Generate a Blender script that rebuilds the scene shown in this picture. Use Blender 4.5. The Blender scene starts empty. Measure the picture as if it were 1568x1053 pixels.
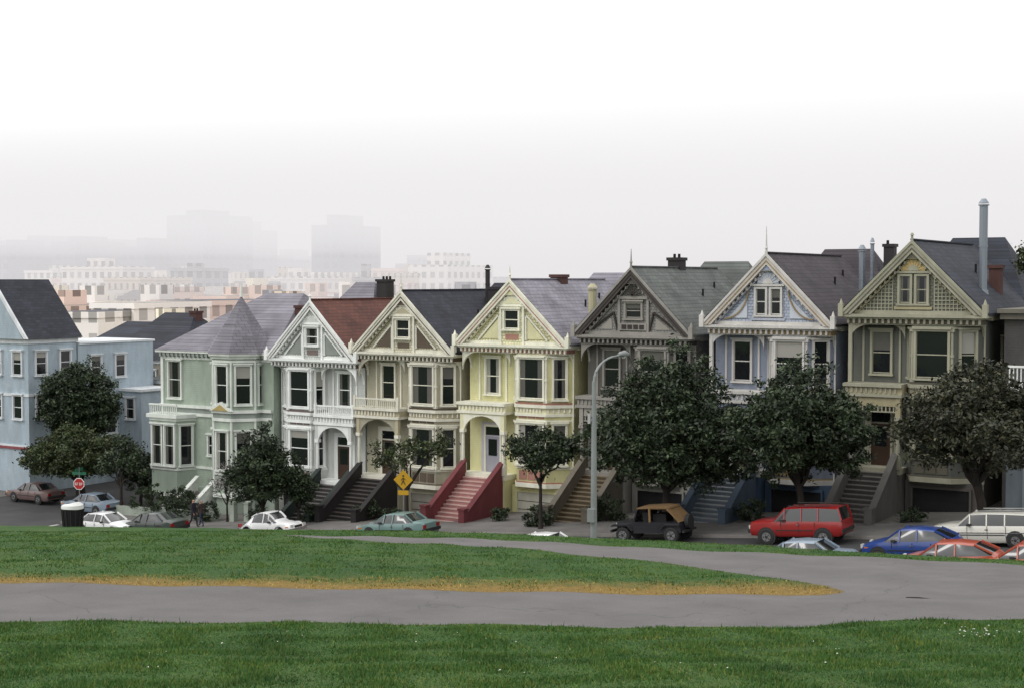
import bpy, math, random, bmesh
import numpy as np
from mathutils import Matrix, Vector
random.seed(7); rng=np.random.default_rng(7)
sc=bpy.context.scene
sc.view_settings.view_transform='Standard'; sc.view_settings.look='None'; sc.view_settings.exposure=0
# ---------------------------------------------------------------- camera / survey frame
F=2176.0; TH=math.radians(32); CX,CY=17.2,-71.1; HOR=430.0
c_,s_=math.cos(TH),math.sin(TH)
def w2(X,Y): return (CX+X*c_-Y*s_, CY+X*s_+Y*c_)
def at(px,sy):
    t=(px-784)/F
    Y=(sy-CY)/(t*s_+c_)
    return w2(t*Y,Y)[0]
def atY(px,Y): return w2((px-784)/F*Y,Y)
def zY(py,Y): return -(py-HOR)/F*Y
cd=bpy.data.cameras.new("camera"); cam=bpy.data.objects.new("camera",cd); sc.collection.objects.link(cam)
cd.lens=F/1568*36; cd.sensor_width=36; cd.clip_start=0.3; cd.clip_end=9000
cam.location=(CX,CY,0)
cam.rotation_euler=(math.radians(90)-math.atan((526.5-HOR)/F),0,TH)
sc.camera=cam
# ---------------------------------------------------------------- materials
def lin(r,g,b):
    f=lambda c:(c/255/12.92) if c/255<=.04045 else ((c/255+.055)/1.055)**2.4
    return (f(r),f(g),f(b),1)
MATS={}
def nm(name):
    m=bpy.data.materials.new(name); m.use_nodes=True
    nt=m.node_tree; b=nt.nodes['Principled BSDF']; MATS[name]=m
    return m,nt,b
def N(nt,t,**k):
    n=nt.nodes.new(t)
    for a,v in k.items():
        if a in n.inputs: n.inputs[a].default_value=v
        else: setattr(n,a,v)
    return n
def paint(name,col,siding=0,rough=.65,dirt=.25,bump=.3,nscale=1.3,spec=.3,scales=False):
    m,nt,b=nm(name); L=nt.links.new
    b.inputs['Roughness'].default_value=rough; b.inputs['Specular IOR Level'].default_value=spec
    tc=N(nt,'ShaderNodeTexCoord'); mp=N(nt,'ShaderNodeMapping'); mp.inputs['Scale'].default_value=(1,1,.35)
    L(tc.outputs['Object'],mp.inputs[0])
    n1=N(nt,'ShaderNodeTexNoise'); n1.inputs['Scale'].default_value=nscale; n1.inputs['Detail'].default_value=7; n1.inputs['Roughness'].default_value=.65
    L(mp.outputs[0],n1.inputs['Vector'])
    r=N(nt,'ShaderNodeMapRange'); r.inputs[1].default_value=.3; r.inputs[2].default_value=.7
    r.inputs[3].default_value=1-dirt; r.inputs[4].default_value=1.06
    L(n1.outputs[0],r.inputs[0])
    mx=N(nt,'ShaderNodeVectorMath',operation='MULTIPLY'); mx.inputs[0].default_value=col[:3]
    L(r.outputs[0],mx.inputs[1]); L(mx.outputs[0],b.inputs['Base Color'])
    n2=N(nt,'ShaderNodeTexNoise'); n2.inputs['Scale'].default_value=18; L(tc.outputs['Object'],n2.inputs['Vector'])
    bp=N(nt,'ShaderNodeBump'); bp.inputs['Strength'].default_value=bump; bp.inputs['Distance'].default_value=.01
    L(n2.outputs[0],bp.inputs['Height'])
    if scales:   # cut-shingle courses
        sp=N(nt,'ShaderNodeSeparateXYZ'); L(tc.outputs['Object'],sp.inputs[0]); cb=N(nt,'ShaderNodeCombineXYZ'); L(sp.outputs[0],cb.inputs[0]); L(sp.outputs[2],cb.inputs[1])
        br=N(nt,'ShaderNodeTexBrick'); br.inputs['Scale'].default_value=1; br.inputs['Brick Width'].default_value=.2; br.inputs['Row Height'].default_value=.16; br.inputs['Mortar Size'].default_value=.014
        c=np.array(col[:3]); br.inputs['Color1'].default_value=(*(c*1.08),1); br.inputs['Color2'].default_value=(*(c*.86),1); br.inputs['Mortar'].default_value=(*(c*.5),1)
        L(cb.outputs[0],br.inputs['Vector']); L(br.outputs['Color'],mx.inputs[0])
        b2=N(nt,'ShaderNodeBump'); b2.inputs['Strength'].default_value=.7; b2.inputs['Distance'].default_value=.02; b2.invert=True
        L(br.outputs['Fac'],b2.inputs['Height']); L(bp.outputs[0],b2.inputs['Normal']); L(b2.outputs[0],b.inputs['Normal'])
    elif siding:
        w=N(nt,'ShaderNodeTexWave',bands_direction='Z',wave_profile='SAW'); w.inputs['Scale'].default_value=.314/siding
        L(tc.outputs['Object'],w.inputs['Vector'])
        b2=N(nt,'ShaderNodeBump'); b2.inputs['Strength'].default_value=.9; b2.inputs['Distance'].default_value=.025
        L(w.outputs['Fac'],b2.inputs['Height']); L(bp.outputs[0],b2.inputs['Normal']); L(b2.outputs[0],b.inputs['Normal'])
    else: L(bp.outputs[0],b.inputs['Normal'])
    return m
def shingle(name,col,var=.35):
    m,nt,b=nm(name); L=nt.links.new
    b.inputs['Roughness'].default_value=.85
    tc=N(nt,'ShaderNodeTexCoord')
    sp=N(nt,'ShaderNodeSeparateXYZ'); L(tc.outputs['Object'],sp.inputs[0])
    cb=N(nt,'ShaderNodeCombineXYZ'); L(sp.outputs[1],cb.inputs[0]); L(sp.outputs[2],cb.inputs[1])
    br=N(nt,'ShaderNodeTexBrick'); br.inputs['Scale'].default_value=1; br.inputs['Brick Width'].default_value=.45; br.inputs['Row Height'].default_value=.2
    br.inputs['Mortar Size'].default_value=.012; br.inputs['Bias'].default_value=0
    c=np.array(col[:3]); br.inputs['Color1'].default_value=(*(c*(1+var)),1); br.inputs['Color2'].default_value=(*(c*(1-var*.7)),1); br.inputs['Mortar'].default_value=(*(c*.45),1)
    L(cb.outputs[0],br.inputs['Vector'])
    n1=N(nt,'ShaderNodeTexNoise'); n1.inputs['Scale'].default_value=.6; n1.inputs['Detail'].default_value=6; L(tc.outputs['Object'],n1.inputs['Vector'])
    r=N(nt,'ShaderNodeMapRange'); r.inputs[1].default_value=.3; r.inputs[2].default_value=.7; r.inputs[3].default_value=.68; r.inputs[4].default_value=1.2; L(n1.outputs[0],r.inputs[0])
    mx=N(nt,'ShaderNodeVectorMath',operation='MULTIPLY'); L(br.outputs['Color'],mx.inputs[0]); L(r.outputs[0],mx.inputs[1]); L(mx.outputs[0],b.inputs['Base Color'])
    bp=N(nt,'ShaderNodeBump'); bp.inputs['Strength'].default_value=.5; bp.inputs['Distance'].default_value=.02; L(br.outputs['Fac'],bp.inputs['Height']); bp.invert=True
    L(bp.outputs[0],b.inputs['Normal'])
    return m
def plain(name,col,rough=.5,metal=0,spec=.5,coat=0):
    m,nt,b=nm(name); b.inputs['Base Color'].default_value=col; b.inputs['Roughness'].default_value=rough
    b.inputs['Metallic'].default_value=metal; b.inputs['Specular IOR Level'].default_value=spec; b.inputs['Coat Weight'].default_value=coat
    n=N(nt,'ShaderNodeTexNoise'); n.inputs['Scale'].default_value=3
    r=N(nt,'ShaderNodeMapRange'); r.inputs[3].default_value=max(0,rough-.08); r.inputs[4].default_value=min(1,rough+.12)
    nt.links.new(n.outputs[0],r.inputs[0]); nt.links.new(r.outputs[0],b.inputs['Roughness'])
    return m
glass=plain('window_glass',(.010,.011,.013,1),.06,spec=.6)
cglass=plain('car_glass',(.012,.014,.015,1),.05,spec=.9)
curt=plain('curtain',(.28,.27,.24,1),.6,coat=.6)
curt2=plain('blind',(.08,.075,.065,1),.6,coat=.6)
brick=paint('chimney_brick',lin(88,62,58),0,.85,.4)
metalp=plain('galvanised_pipe',(.22,.25,.28,1),.45,.6)
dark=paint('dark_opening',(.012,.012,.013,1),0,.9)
conc=paint('concrete',lin(132,128,124),0,.85,.35,nscale=.8)
wood=paint('door_wood',(.05,.028,.018,1),0,.5)
# ---------------------------------------------------------------- mesh builder
J=lambda: random.uniform(0,.004)
class MB:
    def __init__(s): s.v=[];s.f=[];s.mi=[];s.mats=[];s.M=Matrix.Identity(4)
    def idx(s,m):
        if m not in s.mats: s.mats.append(m)
        return s.mats.index(m)
    def add(s,vs,fs,m):
        o=len(s.v); i=s.idx(m)
        for p in vs: s.v.append(tuple(s.M@Vector(p)))
        for f in fs: s.f.append([a+o for a in f]); s.mi.append(i)
    def box(s,x0,x1,y0,y1,z0,z1,m):
        x0,x1=min(x0,x1)-J(),max(x0,x1)+J();y0,y1=min(y0,y1)-J(),max(y0,y1)+J();z0,z1=min(z0,z1)-J(),max(z0,z1)+J()
        s.add([(x0,y0,z0),(x1,y0,z0),(x1,y1,z0),(x0,y1,z0),(x0,y0,z1),(x1,y0,z1),(x1,y1,z1),(x0,y1,z1)],
              [(0,3,2,1),(4,5,6,7),(0,1,5,4),(1,2,6,5),(2,3,7,6),(3,0,4,7)],m)
    def _ext(s,a,b,m):
        n=len(a); s.add(a+b,[tuple(range(n))[::-1],tuple(range(n,2*n))]+[(i,(i+1)%n,n+(i+1)%n,n+i) for i in range(n)],m)
    def py(s,pts,y0,y1,m):
        y0-=J();y1+=J(); s._ext([(x,y0,z) for x,z in pts],[(x,y1,z) for x,z in pts],m)
    def px(s,pts,x0,x1,m):
        x0-=J();x1+=J(); s._ext([(x0,y,z) for y,z in pts],[(x1,y,z) for y,z in pts],m)
    def pz(s,pts,z0,z1,m):
        z0-=J();z1+=J(); s._ext([(x,y,z0) for x,y in pts],[(x,y,z1) for x,y in pts],m)
    def beam(s,p,q,w,h,m):
        p=Vector(p);q=Vector(q);d=(q-p).normalized()
        u=Vector((0,0,1)) if abs(d.z)<.95 else Vector((0,1,0))
        a=d.cross(u).normalized()*w/2; b=a.cross(d).normalized()*h/2
        s._ext([tuple(p+x) for x in(a+b,a-b,-a-b,-a+b)],[tuple(q+x) for x in(a+b,a-b,-a-b,-a+b)],m)
    def tube(s,pts,rad,m,n=8):
        rings=[];pts=[Vector(p) for p in pts]
        for i,p in enumerate(pts):
            d=(pts[min(i+1,len(pts)-1)]-pts[max(i-1,0)]).normalized()
            u=Vector((0,0,1)) if abs(d.z)<.9 else Vector((1,0,0))
            a=d.cross(u).normalized(); b=a.cross(d)
            rings.append([tuple(p+(a*math.cos(t)+b*math.sin(t))*rad[i]) for t in [2*math.pi*j/n for j in range(n)]])
        vs=sum(rings,[]);fs=[]
        for i in range(len(pts)-1):
            for j in range(n): fs.append((i*n+j,i*n+(j+1)%n,(i+1)*n+(j+1)%n,(i+1)*n+j))
        fs.append(tuple(range(n)));fs.append(tuple(range(len(vs)-n,len(vs))))
        s.add(vs,fs,m)
    def cyl(s,x,y,z0,z1,r0,r1,m,n=12): s.tube([(x,y,z0),(x,y,z1)],[r0,r1],m,n)
    def build(s,name,parent=None,loc=(0,0,0),smooth=None):
        me=bpy.data.meshes.new(name); me.from_pydata(s.v,[],s.f)
        for m in s.mats: me.materials.append(m)
        me.polygons.foreach_set('material_index',s.mi)
        bm=bmesh.new(); bm.from_mesh(me); bmesh.ops.recalc_face_normals(bm,faces=bm.faces); bm.to_mesh(me); bm.free()
        if smooth is not None:
            me.polygons.foreach_set('use_smooth',[True]*len(me.polygons)); me.set_sharp_from_angle(angle=math.radians(smooth))
        o=bpy.data.objects.new(name,me); sc.collection.objects.link(o); o.location=loc
        if parent: o.parent=parent
        return o
def empty(name,loc=(0,0,0),rot=None):
    e=bpy.data.objects.new(name,None); sc.collection.objects.link(e); e.location=loc; e.empty_display_size=.5
    if rot: e.rotation_euler=rot
    return e
class Parts(dict):
    def __missing__(s,k): s[k]=MB(); s[k].M=s.M0.copy(); return s[k]
    def __init__(s,M=None): s.M0=M or Matrix.Identity(4)
    def build(s,e,sm=None):
        for k,b in s.items():
            if b.v: b.build(k,e,smooth=sm)
# ---------------------------------------------------------------- terrain
SX=[-600,-75,-58,-50,-45,0,30,120]; SZ=[-20,-16.1,-15.95,-15.72,-15.36,-11.47,-8.9,-3]
def S(x): return np.interp(x,SX,SZ)
cps=[]
def cp(px,py,Y):
    X,Yw=atY(px,Y); cps.append((X,Yw,zY(py,Y)))
for px in (-60,400,784,1100,1400,1650): cp(px,1053,17)
for px,py in((-60,957),(400,959),(784,962),(1100,963),(1400,952),(1650,945)): cp(px,py,25)
for px,py in((-60,895),(400,903),(784,908),(1100,911),(1400,908),(1650,905)): cp(px,py,31)
for px,py in((-40,806),(200,809),(400,812),(600,815),(784,820),(950,828),(1100,835),(1300,847),(1568,861),(1700,868)):
    x=at(px,-25.); t=(px-784)/F; Y=(-25-CY)/(t*s_+c_); cps.append((x,-25.,zY(py,Y)))
cps.append((CX,CY,-1.75))
for px in(-100,784,1700): cp(px,430+.38*F,9)
cps.append((CX+30,CY-5,-1.));cps.append((CX-30,CY-15,-3.5))
cps=np.array(cps)
def tpsU(r2): return np.where(r2>1e-9,r2*np.log(np.maximum(r2,1e-9)),0)
n=len(cps); K=tpsU(((cps[:,None,:2]-cps[None,:,:2])**2).sum(-1))+np.eye(n)*3.0
A=np.zeros((n+3,n+3)); A[:n,:n]=K; A[:n,n]=1; A[:n,n+1:]=cps[:,:2]; A[n,:n]=1; A[n+1:,:n]=cps[:,:2].T
wt=np.linalg.solve(A,np.concatenate([cps[:,2],[0,0,0]]))
def park(x,y):
    x=np.asarray(x,float);y=np.asarray(y,float); x=np.clip(x,-75,50); y=np.clip(y,-95,-19)
    out=wt[n]+wt[n+1]*x+wt[n+2]*y
    for i in range(n): out=out+wt[i]*tpsU((x-cps[i,0])**2+(y-cps[i,1])**2)
    return np.clip(out,-14,3)
def sst(t): t=np.clip(t,0,1); return t*t*(3-2*t)
def ground(x,y,cut=True):
    x=np.asarray(x,float);y=np.asarray(y,float)
    s=S(x)
    P=park(x,y); t=sst((-y-19.6)/5.2)
    z=np.where(y<-19.6,s+.1+t*(P-s-.1),s+.1)
    if cut:
        z=np.where((y>=-19.6)&(y<-4.2),s-.25,z)
    back=np.maximum(y-22,0); z=z-34*sst(back/230)*(y>22)
    left=np.maximum(-90-x,0); z=z-18*sst(left/200)*(y>-19)
    if cut: z=np.where((x>-70.5)&(x<-57.5)&(y>=-8)&(y<160),z-.35,z)
    return z
def micro(x,y): return (np.sin(x*1.7+y*.6)*.02+np.sin(x*.5-y*1.1)*.03)*(y<-25)
def g(x,y): return float(ground(np.array([x]),np.array([y]))[0])
def hit(px,py):
    Y=np.arange(12,75,.05); t=(px-784)/F
    X=CX+t*Y*c_-Y*s_; W=CY+t*Y*s_+Y*c_
    z=ground(X,W); d=z-(-(py-HOR)/F*Y)
    i=np.where(d>0)[0]
    i=i[0] if len(i) else np.argmax(np.where(W<-24,d,-9))
    return (X[i],W[i])
pathpx=[(-260,962),(-100,959),(0,957),(300,958),(600,960),(784,962),(1100,965),(1230,963),(1300,956),(1420,951),(1568,948),(1760,946),
 (1800,888),(1568,868),(1400,860),(1200,850),(1100,845),(1000,840),(900,835),(784,830),(700,827),(600,825),(500,822),(400,820),
 (400,822),(500,826),(600,831),(784,842),(900,851),(1000,862),(1100,875),(1200,889),(1270,900),(1305,908),(1250,912),
 (1100,912),(784,908),(400,903),(0,897),(-100,896),(-260,896)]
poly=np.array([hit(*p) for p in pathpx])
def sdf(P):
    a=poly;b=np.roll(poly,-1,0); dmin=np.full(len(P),1e9); ins=np.zeros(len(P),bool)
    for p,q in zip(a,b):
        e=q-p; w=P-p; L2=(e@e)+1e-12; t=np.clip((w@e)/L2,0,1)
        dmin=np.minimum(dmin,np.hypot(*(w-t[:,None]*e).T))
        c=((p[1]<=P[:,1])!=(q[1]<=P[:,1])); xi=p[0]+(P[:,1]-p[1])/(q[1]-p[1]+1e-12)*e[0]
        ins^= c&(P[:,0]<xi)
    return np.where(ins,-dmin,dmin)
dry=np.array([hit(*p) for p in [(-260,894),(0,895),(400,901),(784,906),(1100,910),(1290,906)]])
def ddry(P):
    dmin=np.full(len(P),1e9)
    for p,q in zip(dry[:-1],dry[1:]):
        e=q-p; w=P-p; t=np.clip((w@e)/(e@e),0,1); dmin=np.minimum(dmin,np.hypot(*(w-t[:,None]*e).T))
    return dmin
def axis(a,b,st,lo,hi):
    f=list(np.arange(a,b,st)); x=a;d=st;l=[]
    while x>lo: d*=1.35;x-=d;l.append(x)
    x=f[-1];d=st;r=[]
    while x<hi: d*=1.35;x+=d;r.append(x)
    return np.array(l[::-1]+f+r)
gx=axis(-62,38,.22,-4500,4500); gy=np.concatenate([axis(-74,-18.8,.22,-800,-18.9),np.array([-15,-8.01,-7.99,-6,-4.21,-4.19,0,5,10,15,20,25,30,40,50,60,75,90,110,130,150,159.9,160.1,180,200,230,260,300,400,600,900,1400,2200,3500,6000])])
gy=np.unique(gy)
gx=np.unique(np.concatenate([gx,[-70.51,-70.49,-57.51,-57.49]]))
GX,GY=np.meshgrid(gx,gy); fx,fy=GX.ravel(),GY.ravel()
GZ=ground(fx,fy)+micro(fx,fy)
nx,ny=len(gx),len(gy)
ii=np.arange(nx*ny).reshape(ny,nx); quads=np.stack([ii[:-1,:-1],ii[:-1,1:],ii[1:,1:],ii[1:,:-1]],-1).reshape(-1,4)
def npmesh(name,V,Q,mat,attrs={},smooth=True,parent=None):
    me=bpy.data.meshes.new(name); k=Q.shape[1]
    me.vertices.add(len(V)); me.vertices.foreach_set('co',np.ascontiguousarray(V,dtype=np.float32).ravel())
    me.loops.add(Q.size); me.loops.foreach_set('vertex_index',Q.astype(np.int32).ravel())
    me.polygons.add(len(Q)); me.polygons.foreach_set('loop_start',np.arange(0,Q.size,k,dtype=np.int32))
    me.polygons.foreach_set('use_smooth',np.full(len(Q),smooth))
    me.update(calc_edges=True); me.materials.append(mat)
    for a,val in attrs.items():
        at_=me.attributes.new(a,'FLOAT','POINT'); at_.data.foreach_set('value',val.astype(np.float32))
    o=bpy.data.objects.new(name,me); sc.collection.objects.link(o)
    if parent: o.parent=parent
    return o
def groundmat():
    m,nt,b=nm('ground_surface'); L=nt.links.new
    b.inputs['Roughness'].default_value=.9; b.inputs['Specular IOR Level'].default_value=.15
    tc=N(nt,'ShaderNodeTexCoord')
    def noise(sc_,det=5,rough=.6):
        q=N(nt,'ShaderNodeTexNoise'); q.inputs['Scale'].default_value=sc_; q.inputs['Detail'].default_value=det; q.inputs['Roughness'].default_value=rough
        L(tc.outputs['Object'],q.inputs['Vector']); return q.outputs[0]
    def ramp(src,stops):
        r=N(nt,'ShaderNodeValToRGB'); e=r.color_ramp.elements
        while len(e)<len(stops): e.new(.5)
        for el,(p,c) in zip(e,stops): el.position=p; el.color=(*c,1)
        L(src,r.inputs[0]); return r.outputs[0]
    def mix(f,a,bb,bt='MIX'):
        q=N(nt,'ShaderNodeMix',data_type='RGBA',blend_type=bt)
        if isinstance(f,float): q.inputs[0].default_value=f
        else: L(f,q.inputs[0])
        L(a,q.inputs[6]); L(bb,q.inputs[7]); return q.outputs[2]
    def mr(src,a,b_,c,d):
        q=N(nt,'ShaderNodeMapRange'); L(src,q.inputs[0])
        for i,v in enumerate((a,b_,c,d)): q.inputs[i+1].default_value=v
        return q.outputs[0]
    def ma(op,a,b_):
        q=N(nt,'ShaderNodeMath',operation=op)
        for i,v in enumerate((a,b_)):
            if isinstance(v,(int,float)): q.inputs[i].default_value=v
            else: L(v,q.inputs[i])
        return q.outputs[0]
    big=noise(.25,4); fine=noise(9,8,.75); vf=noise(40,4,.8)
    grass=ramp(big,[(.3,(.026,.062,.018)),(.5,(.038,.082,.023)),(.72,(.06,.10,.028))])
    gf=ramp(fine,[(.25,(.45,.5,.4)),(.5,(.95,1,.9)),(.75,(1.6,1.5,1.3))])
    grass=mix(1.0,grass,gf,'MULTIPLY')
    asp=ramp(noise(.5,6),[(.3,(.118,.111,.111)),(.7,(.160,.151,.150))])
    asp=mix(1.0,asp,ramp(vf,[(.2,(.7,.7,.7)),(.8,(1.25,1.25,1.25))]),'MULTIPLY')
    asp=mix(mr(noise(.9,6,.7),.60,.68,0,.35),asp,ramp(fine,[(0,(.08,.076,.075)),(1,(.11,.105,.10))]))
    vor=N(nt,'ShaderNodeTexVoronoi',feature='DISTANCE_TO_EDGE'); vor.inputs['Scale'].default_value=.16
    nv=N(nt,'ShaderNodeTexNoise'); nv.inputs['Scale'].default_value=1.1; L(tc.outputs['Object'],nv.inputs['Vector'])
    va=N(nt,'ShaderNodeVectorMath',operation='ADD'); L(tc.outputs['Object'],va.inputs[0]); L(nv.outputs['Color'],va.inputs[1]); L(va.outputs[0],vor.inputs['Vector'])
    asp=mix(mr(vor.outputs['Distance'],0,.005,.45,0),asp,ramp(fine,[(0,(.05,.05,.05)),(1,(.07,.07,.07))]))
    dryc=ramp(fine,[(.3,(.11,.065,.02)),(.55,(.22,.14,.04)),(.75,(.38,.27,.07))])
    a1=N(nt,'ShaderNodeAttribute',attribute_name='path_dist'); a2=N(nt,'ShaderNodeAttribute',attribute_name='dry_dist'); a3=N(nt,'ShaderNodeAttribute',attribute_name='park')
    off=mr(noise(1.6,7,.75),.25,.75,-1.1,1.1)
    dd=ma('ADD',a2.outputs['Fac'],off)
    grass=mix(mr(dd,.6,2.6,.95,0),grass,dryc)
    patch=mr(noise(.7,6,.7),.54,.72,0,.5)
    grass=mix(patch,grass,ramp(fine,[(.3,(.065,.075,.025)),(.7,(.115,.115,.045))]))
    pd=ma('ADD',a1.outputs['Fac'],mr(noise(3,6,.7),.25,.75,-.15,.15))
    worn=mr(a1.outputs['Fac'],.0,.35,.45,0)
    grass=mix(worn,grass,ramp(fine,[(.3,(.05,.045,.025)),(.7,(.12,.11,.05))]))
    col=mix(mr(pd,-.02,.03,1,0),grass,asp)
    urb=ramp(noise(.2,5),[(.3,(.08,.08,.072)),(.7,(.16,.15,.14))])
    col=mix(a3.outputs['Fac'],urb,col)
    L(col,b.inputs['Base Color'])
    bp=N(nt,'ShaderNodeBump'); bp.inputs['Strength'].default_value=.6; bp.inputs['Distance'].default_value=.05; L(fine,bp.inputs['Height']); L(bp.outputs[0],b.inputs['Normal'])
    return m
P2=np.stack([fx,fy],1)
near=(fy<-18)&(fy>-80)&(fx>-75)&(fx<50)
sd=np.full(len(fx),50.); dr=np.full(len(fx),50.)
sd[near]=sdf(P2[near]); dr[near]=ddry(P2[near])
npmesh('ground',np.stack([fx,fy,GZ],1),quads,groundmat(),{'path_dist':sd,'dry_dist':dr,'park':(fy<-19.4).astype(float)})
def grassblades():
    m,nt,b=nm('grass_blade'); L=nt.links.new
    b.inputs['Roughness'].default_value=.75; b.inputs['Specular IOR Level'].default_value=.15
    ge=N(nt,'ShaderNodeNewGeometry'); r=N(nt,'ShaderNodeValToRGB'); e=r.color_ramp.elements
    e[0].color=(.034,.092,.024,1); e[1].color=(.15,.17,.05,1); e[1].position=1
    x=e.new(.65); x.color=(.062,.128,.034,1)
    L(ge.outputs['Random Per Island'],r.inputs[0])
    tc=N(nt,'ShaderNodeTexCoord'); q=N(nt,'ShaderNodeTexNoise'); q.inputs['Scale'].default_value=.45; q.inputs['Detail'].default_value=7; q.inputs['Roughness'].default_value=.7; L(tc.outputs['Object'],q.inputs['Vector'])
    rr=N(nt,'ShaderNodeValToRGB'); ee=rr.color_ramp.elements; ee[0].position=.35; ee[0].color=(.42,.50,.52,1); ee[1].position=.66; ee[1].color=(1.0,.90,.66,1); x=ee.new(.5); x.color=(.75,.80,.66,1)
    L(q.outputs[0],rr.inputs[0])
    mx=N(nt,'ShaderNodeVectorMath',operation='MULTIPLY'); L(r.outputs[0],mx.inputs[0]); L(rr.outputs[0],mx.inputs[1])
    sc2=N(nt,'ShaderNodeVectorMath',operation='SCALE'); L(mx.outputs[0],sc2.inputs[0]); sc2.inputs['Scale'].default_value=1.28
    a=N(nt,'ShaderNodeAttribute',attribute_name='dry'); mi=N(nt,'ShaderNodeMix',data_type='RGBA'); L(a.outputs['Fac'],mi.inputs[0]); L(sc2.outputs[0],mi.inputs[6])
    r2=N(nt,'ShaderNodeValToRGB'); e=r2.color_ramp.elements; e[0].color=(.15,.10,.03,1); e[1].color=(.44,.34,.09,1); L(ge.outputs['Random Per Island'],r2.inputs[0]); L(r2.outputs[0],mi.inputs[7])
    L(mi.outputs[2],b.inputs['Base Color'])
    Ys=np.concatenate([rng.uniform(15,27,190000),rng.uniform(27,60,150000)])
    t=rng.uniform(-.40,.40,len(Ys))
    X=CX+t*Ys*c_-Ys*s_; Y=CY+t*Ys*s_+Ys*c_
    P=np.stack([X,Y],1); d=sdf(P); ok=(d>.04+rng.random(len(d))*.12)&(Y<-20)
    dd=ddry(P)+(np.sin(X*2.1+np.sin(Y*1.7)*1.5)+np.sin(X*.7-Y*2.3))*.42
    ok&=~((dd<1.2)&(rng.random(len(dd))<.55))
    P=P[ok];Yc=Ys[ok]; k=len(P); dryv=(rng.random(k)<np.clip(1.15-dd[ok]/2.3,0,.95)).astype(float)
    z=ground(P[:,0],P[:,1])+micro(P[:,0],P[:,1])-.008
    clump=.6+.8*np.clip(np.sin(P[:,0]*3.1+np.sin(P[:,1]*2.3)*2)*.5+.5,0,1)
    h=rng.uniform(.022,.06,k)*clump; h=np.where(rng.random(k)<.012,h*2.2,h); w=rng.uniform(.006,.012,k)*(1+(Yc-15)/30)
    a=rng.uniform(0,2*np.pi,k); l=rng.uniform(0,.05,k); la=rng.uniform(0,2*np.pi,k)
    b0=np.stack([P[:,0]-np.cos(a)*w,P[:,1]-np.sin(a)*w,z],1);b1=np.stack([P[:,0]+np.cos(a)*w,P[:,1]+np.sin(a)*w,z],1)
    tp=np.stack([P[:,0]+np.cos(la)*l,P[:,1]+np.sin(la)*l,z+h],1)
    V=np.stack([b0,b1,tp],1).reshape(-1,3); Q=np.arange(3*k).reshape(-1,3)
    npmesh('grass',V,Q,m,{'dry':np.repeat(dryv,3)},smooth=False)
    dm=plain('daisy_petals',(.5,.5,.45,1),.7)
    V=[];Q=[]
    cl=[(1510,978,30,34),(225,1018,22,16),(700,985,60,8),(1250,1003,30,6),(70,860,25,12),(1100,1030,200,8),(420,990,200,8)]
    for px,py,sp,nn in cl:
        for _ in range(nn):
            x,y=hit(px+random.gauss(0,sp),py+random.gauss(0,6)); zz=g(x,y)+.055; r=random.uniform(.010,.018)
            o=len(V); V+=[(x+r*math.cos(i*math.pi/3),y+r*math.sin(i*math.pi/3),zz+random.uniform(-.008,.008)) for i in range(6)]
            Q.append([o,o+1,o+2,o+3]);Q.append([o,o+3,o+4,o+5])
    npmesh('daisies',np.array(V),np.array(Q),dm,smooth=False)
    # twig lying on the path junction
    x,y=hit(1412,922); tb=MB(); z=g(x,y)+.03
    tb.tube([(x-.25,y-.02,z),(x,y,z+.02),(x+.28,y+.1,z)],[.01,.014,.006],plain('twig_bark',(.03,.025,.02,1),.9),5); tb.tube([(x,y,z+.02),(x+.15,y-.08,z)],[.009,.004],MATS['twig_bark'],5); tb.build('twig')
grassblades()
# ---------------------------------------------------------------- streets
asph=paint('street_asphalt',(.062,.06,.062,1),0,.85,.4,nscale=.4)
swalk=paint('pavement_concrete',(.17,.162,.155,1),0,.85,.4,nscale=.6)
white=paint('road_paint',(.5,.5,.48,1),0,.7,.45)
def strip(name,x0,x1,y0,y1,zo,th,mat):
    b=MB(); xs=[x0+(x1-x0)*i/max(1,int((x1-x0)/2)) for i in range(int((x1-x0)/2)+1)]
    if len(xs)<2: xs=[x0,x1]
    v=[];f=[]
    for x in xs:
        z=float(S(x))+zo; v+=[(x,y0,z-th),(x,y1,z-th),(x,y1,z),(x,y0,z)]
    for i in range(len(xs)-1):
        for j in range(4): f.append((4*i+j,4*i+(j+1)%4,4*i+4+(j+1)%4,4*i+4+j))
    f+=[(0,1,2,3),(4*len(xs)-4,4*len(xs)-3,4*len(xs)-2,4*len(xs)-1)]
    b.add(v,f,mat); return b.build(name)
strip('road',-160,80,-18,-8,0,.2,asph)
strip('pavement',-57.3,80,-7.82,-4.0,.14,.3,swalk)
strip('pavement',-160,-70.7,-7.82,-4.0,.14,.3,swalk)
strip('kerb',-57.3,80,-8.0,-7.822,.142,.3,conc)
strip('kerb',-160,-70.7,-8.0,-7.822,.142,.3,conc)
strip('pavement',-160,80,-19.7,-18.18,.14,.3,swalk)
strip('kerb',-160,80,-18.178,-18.0,.142,.3,conc)
b=MB();ys=list(range(-8,160,4))
for i in range(len(ys)-1):
    z0=float(ground(np.array([-64.]),np.array([ys[i]]),False)[0])-.1;z1=float(ground(np.array([-64.]),np.array([ys[i+1]]),False)[0])-.1
    b.add([(-70.5,ys[i],z0),(-57.5,ys[i],z0),(-57.5,ys[i+1],z1),(-70.5,ys[i+1],z1)],[(0,1,2,3)],asph)
b.build('side_road')
strip('crosswalk_line',-57.2,-56.9,-17.6,-8.4,.006,.004,white)
strip('crosswalk_line',-54.0,-53.7,-17.6,-8.4,.006,.004,white)
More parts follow.
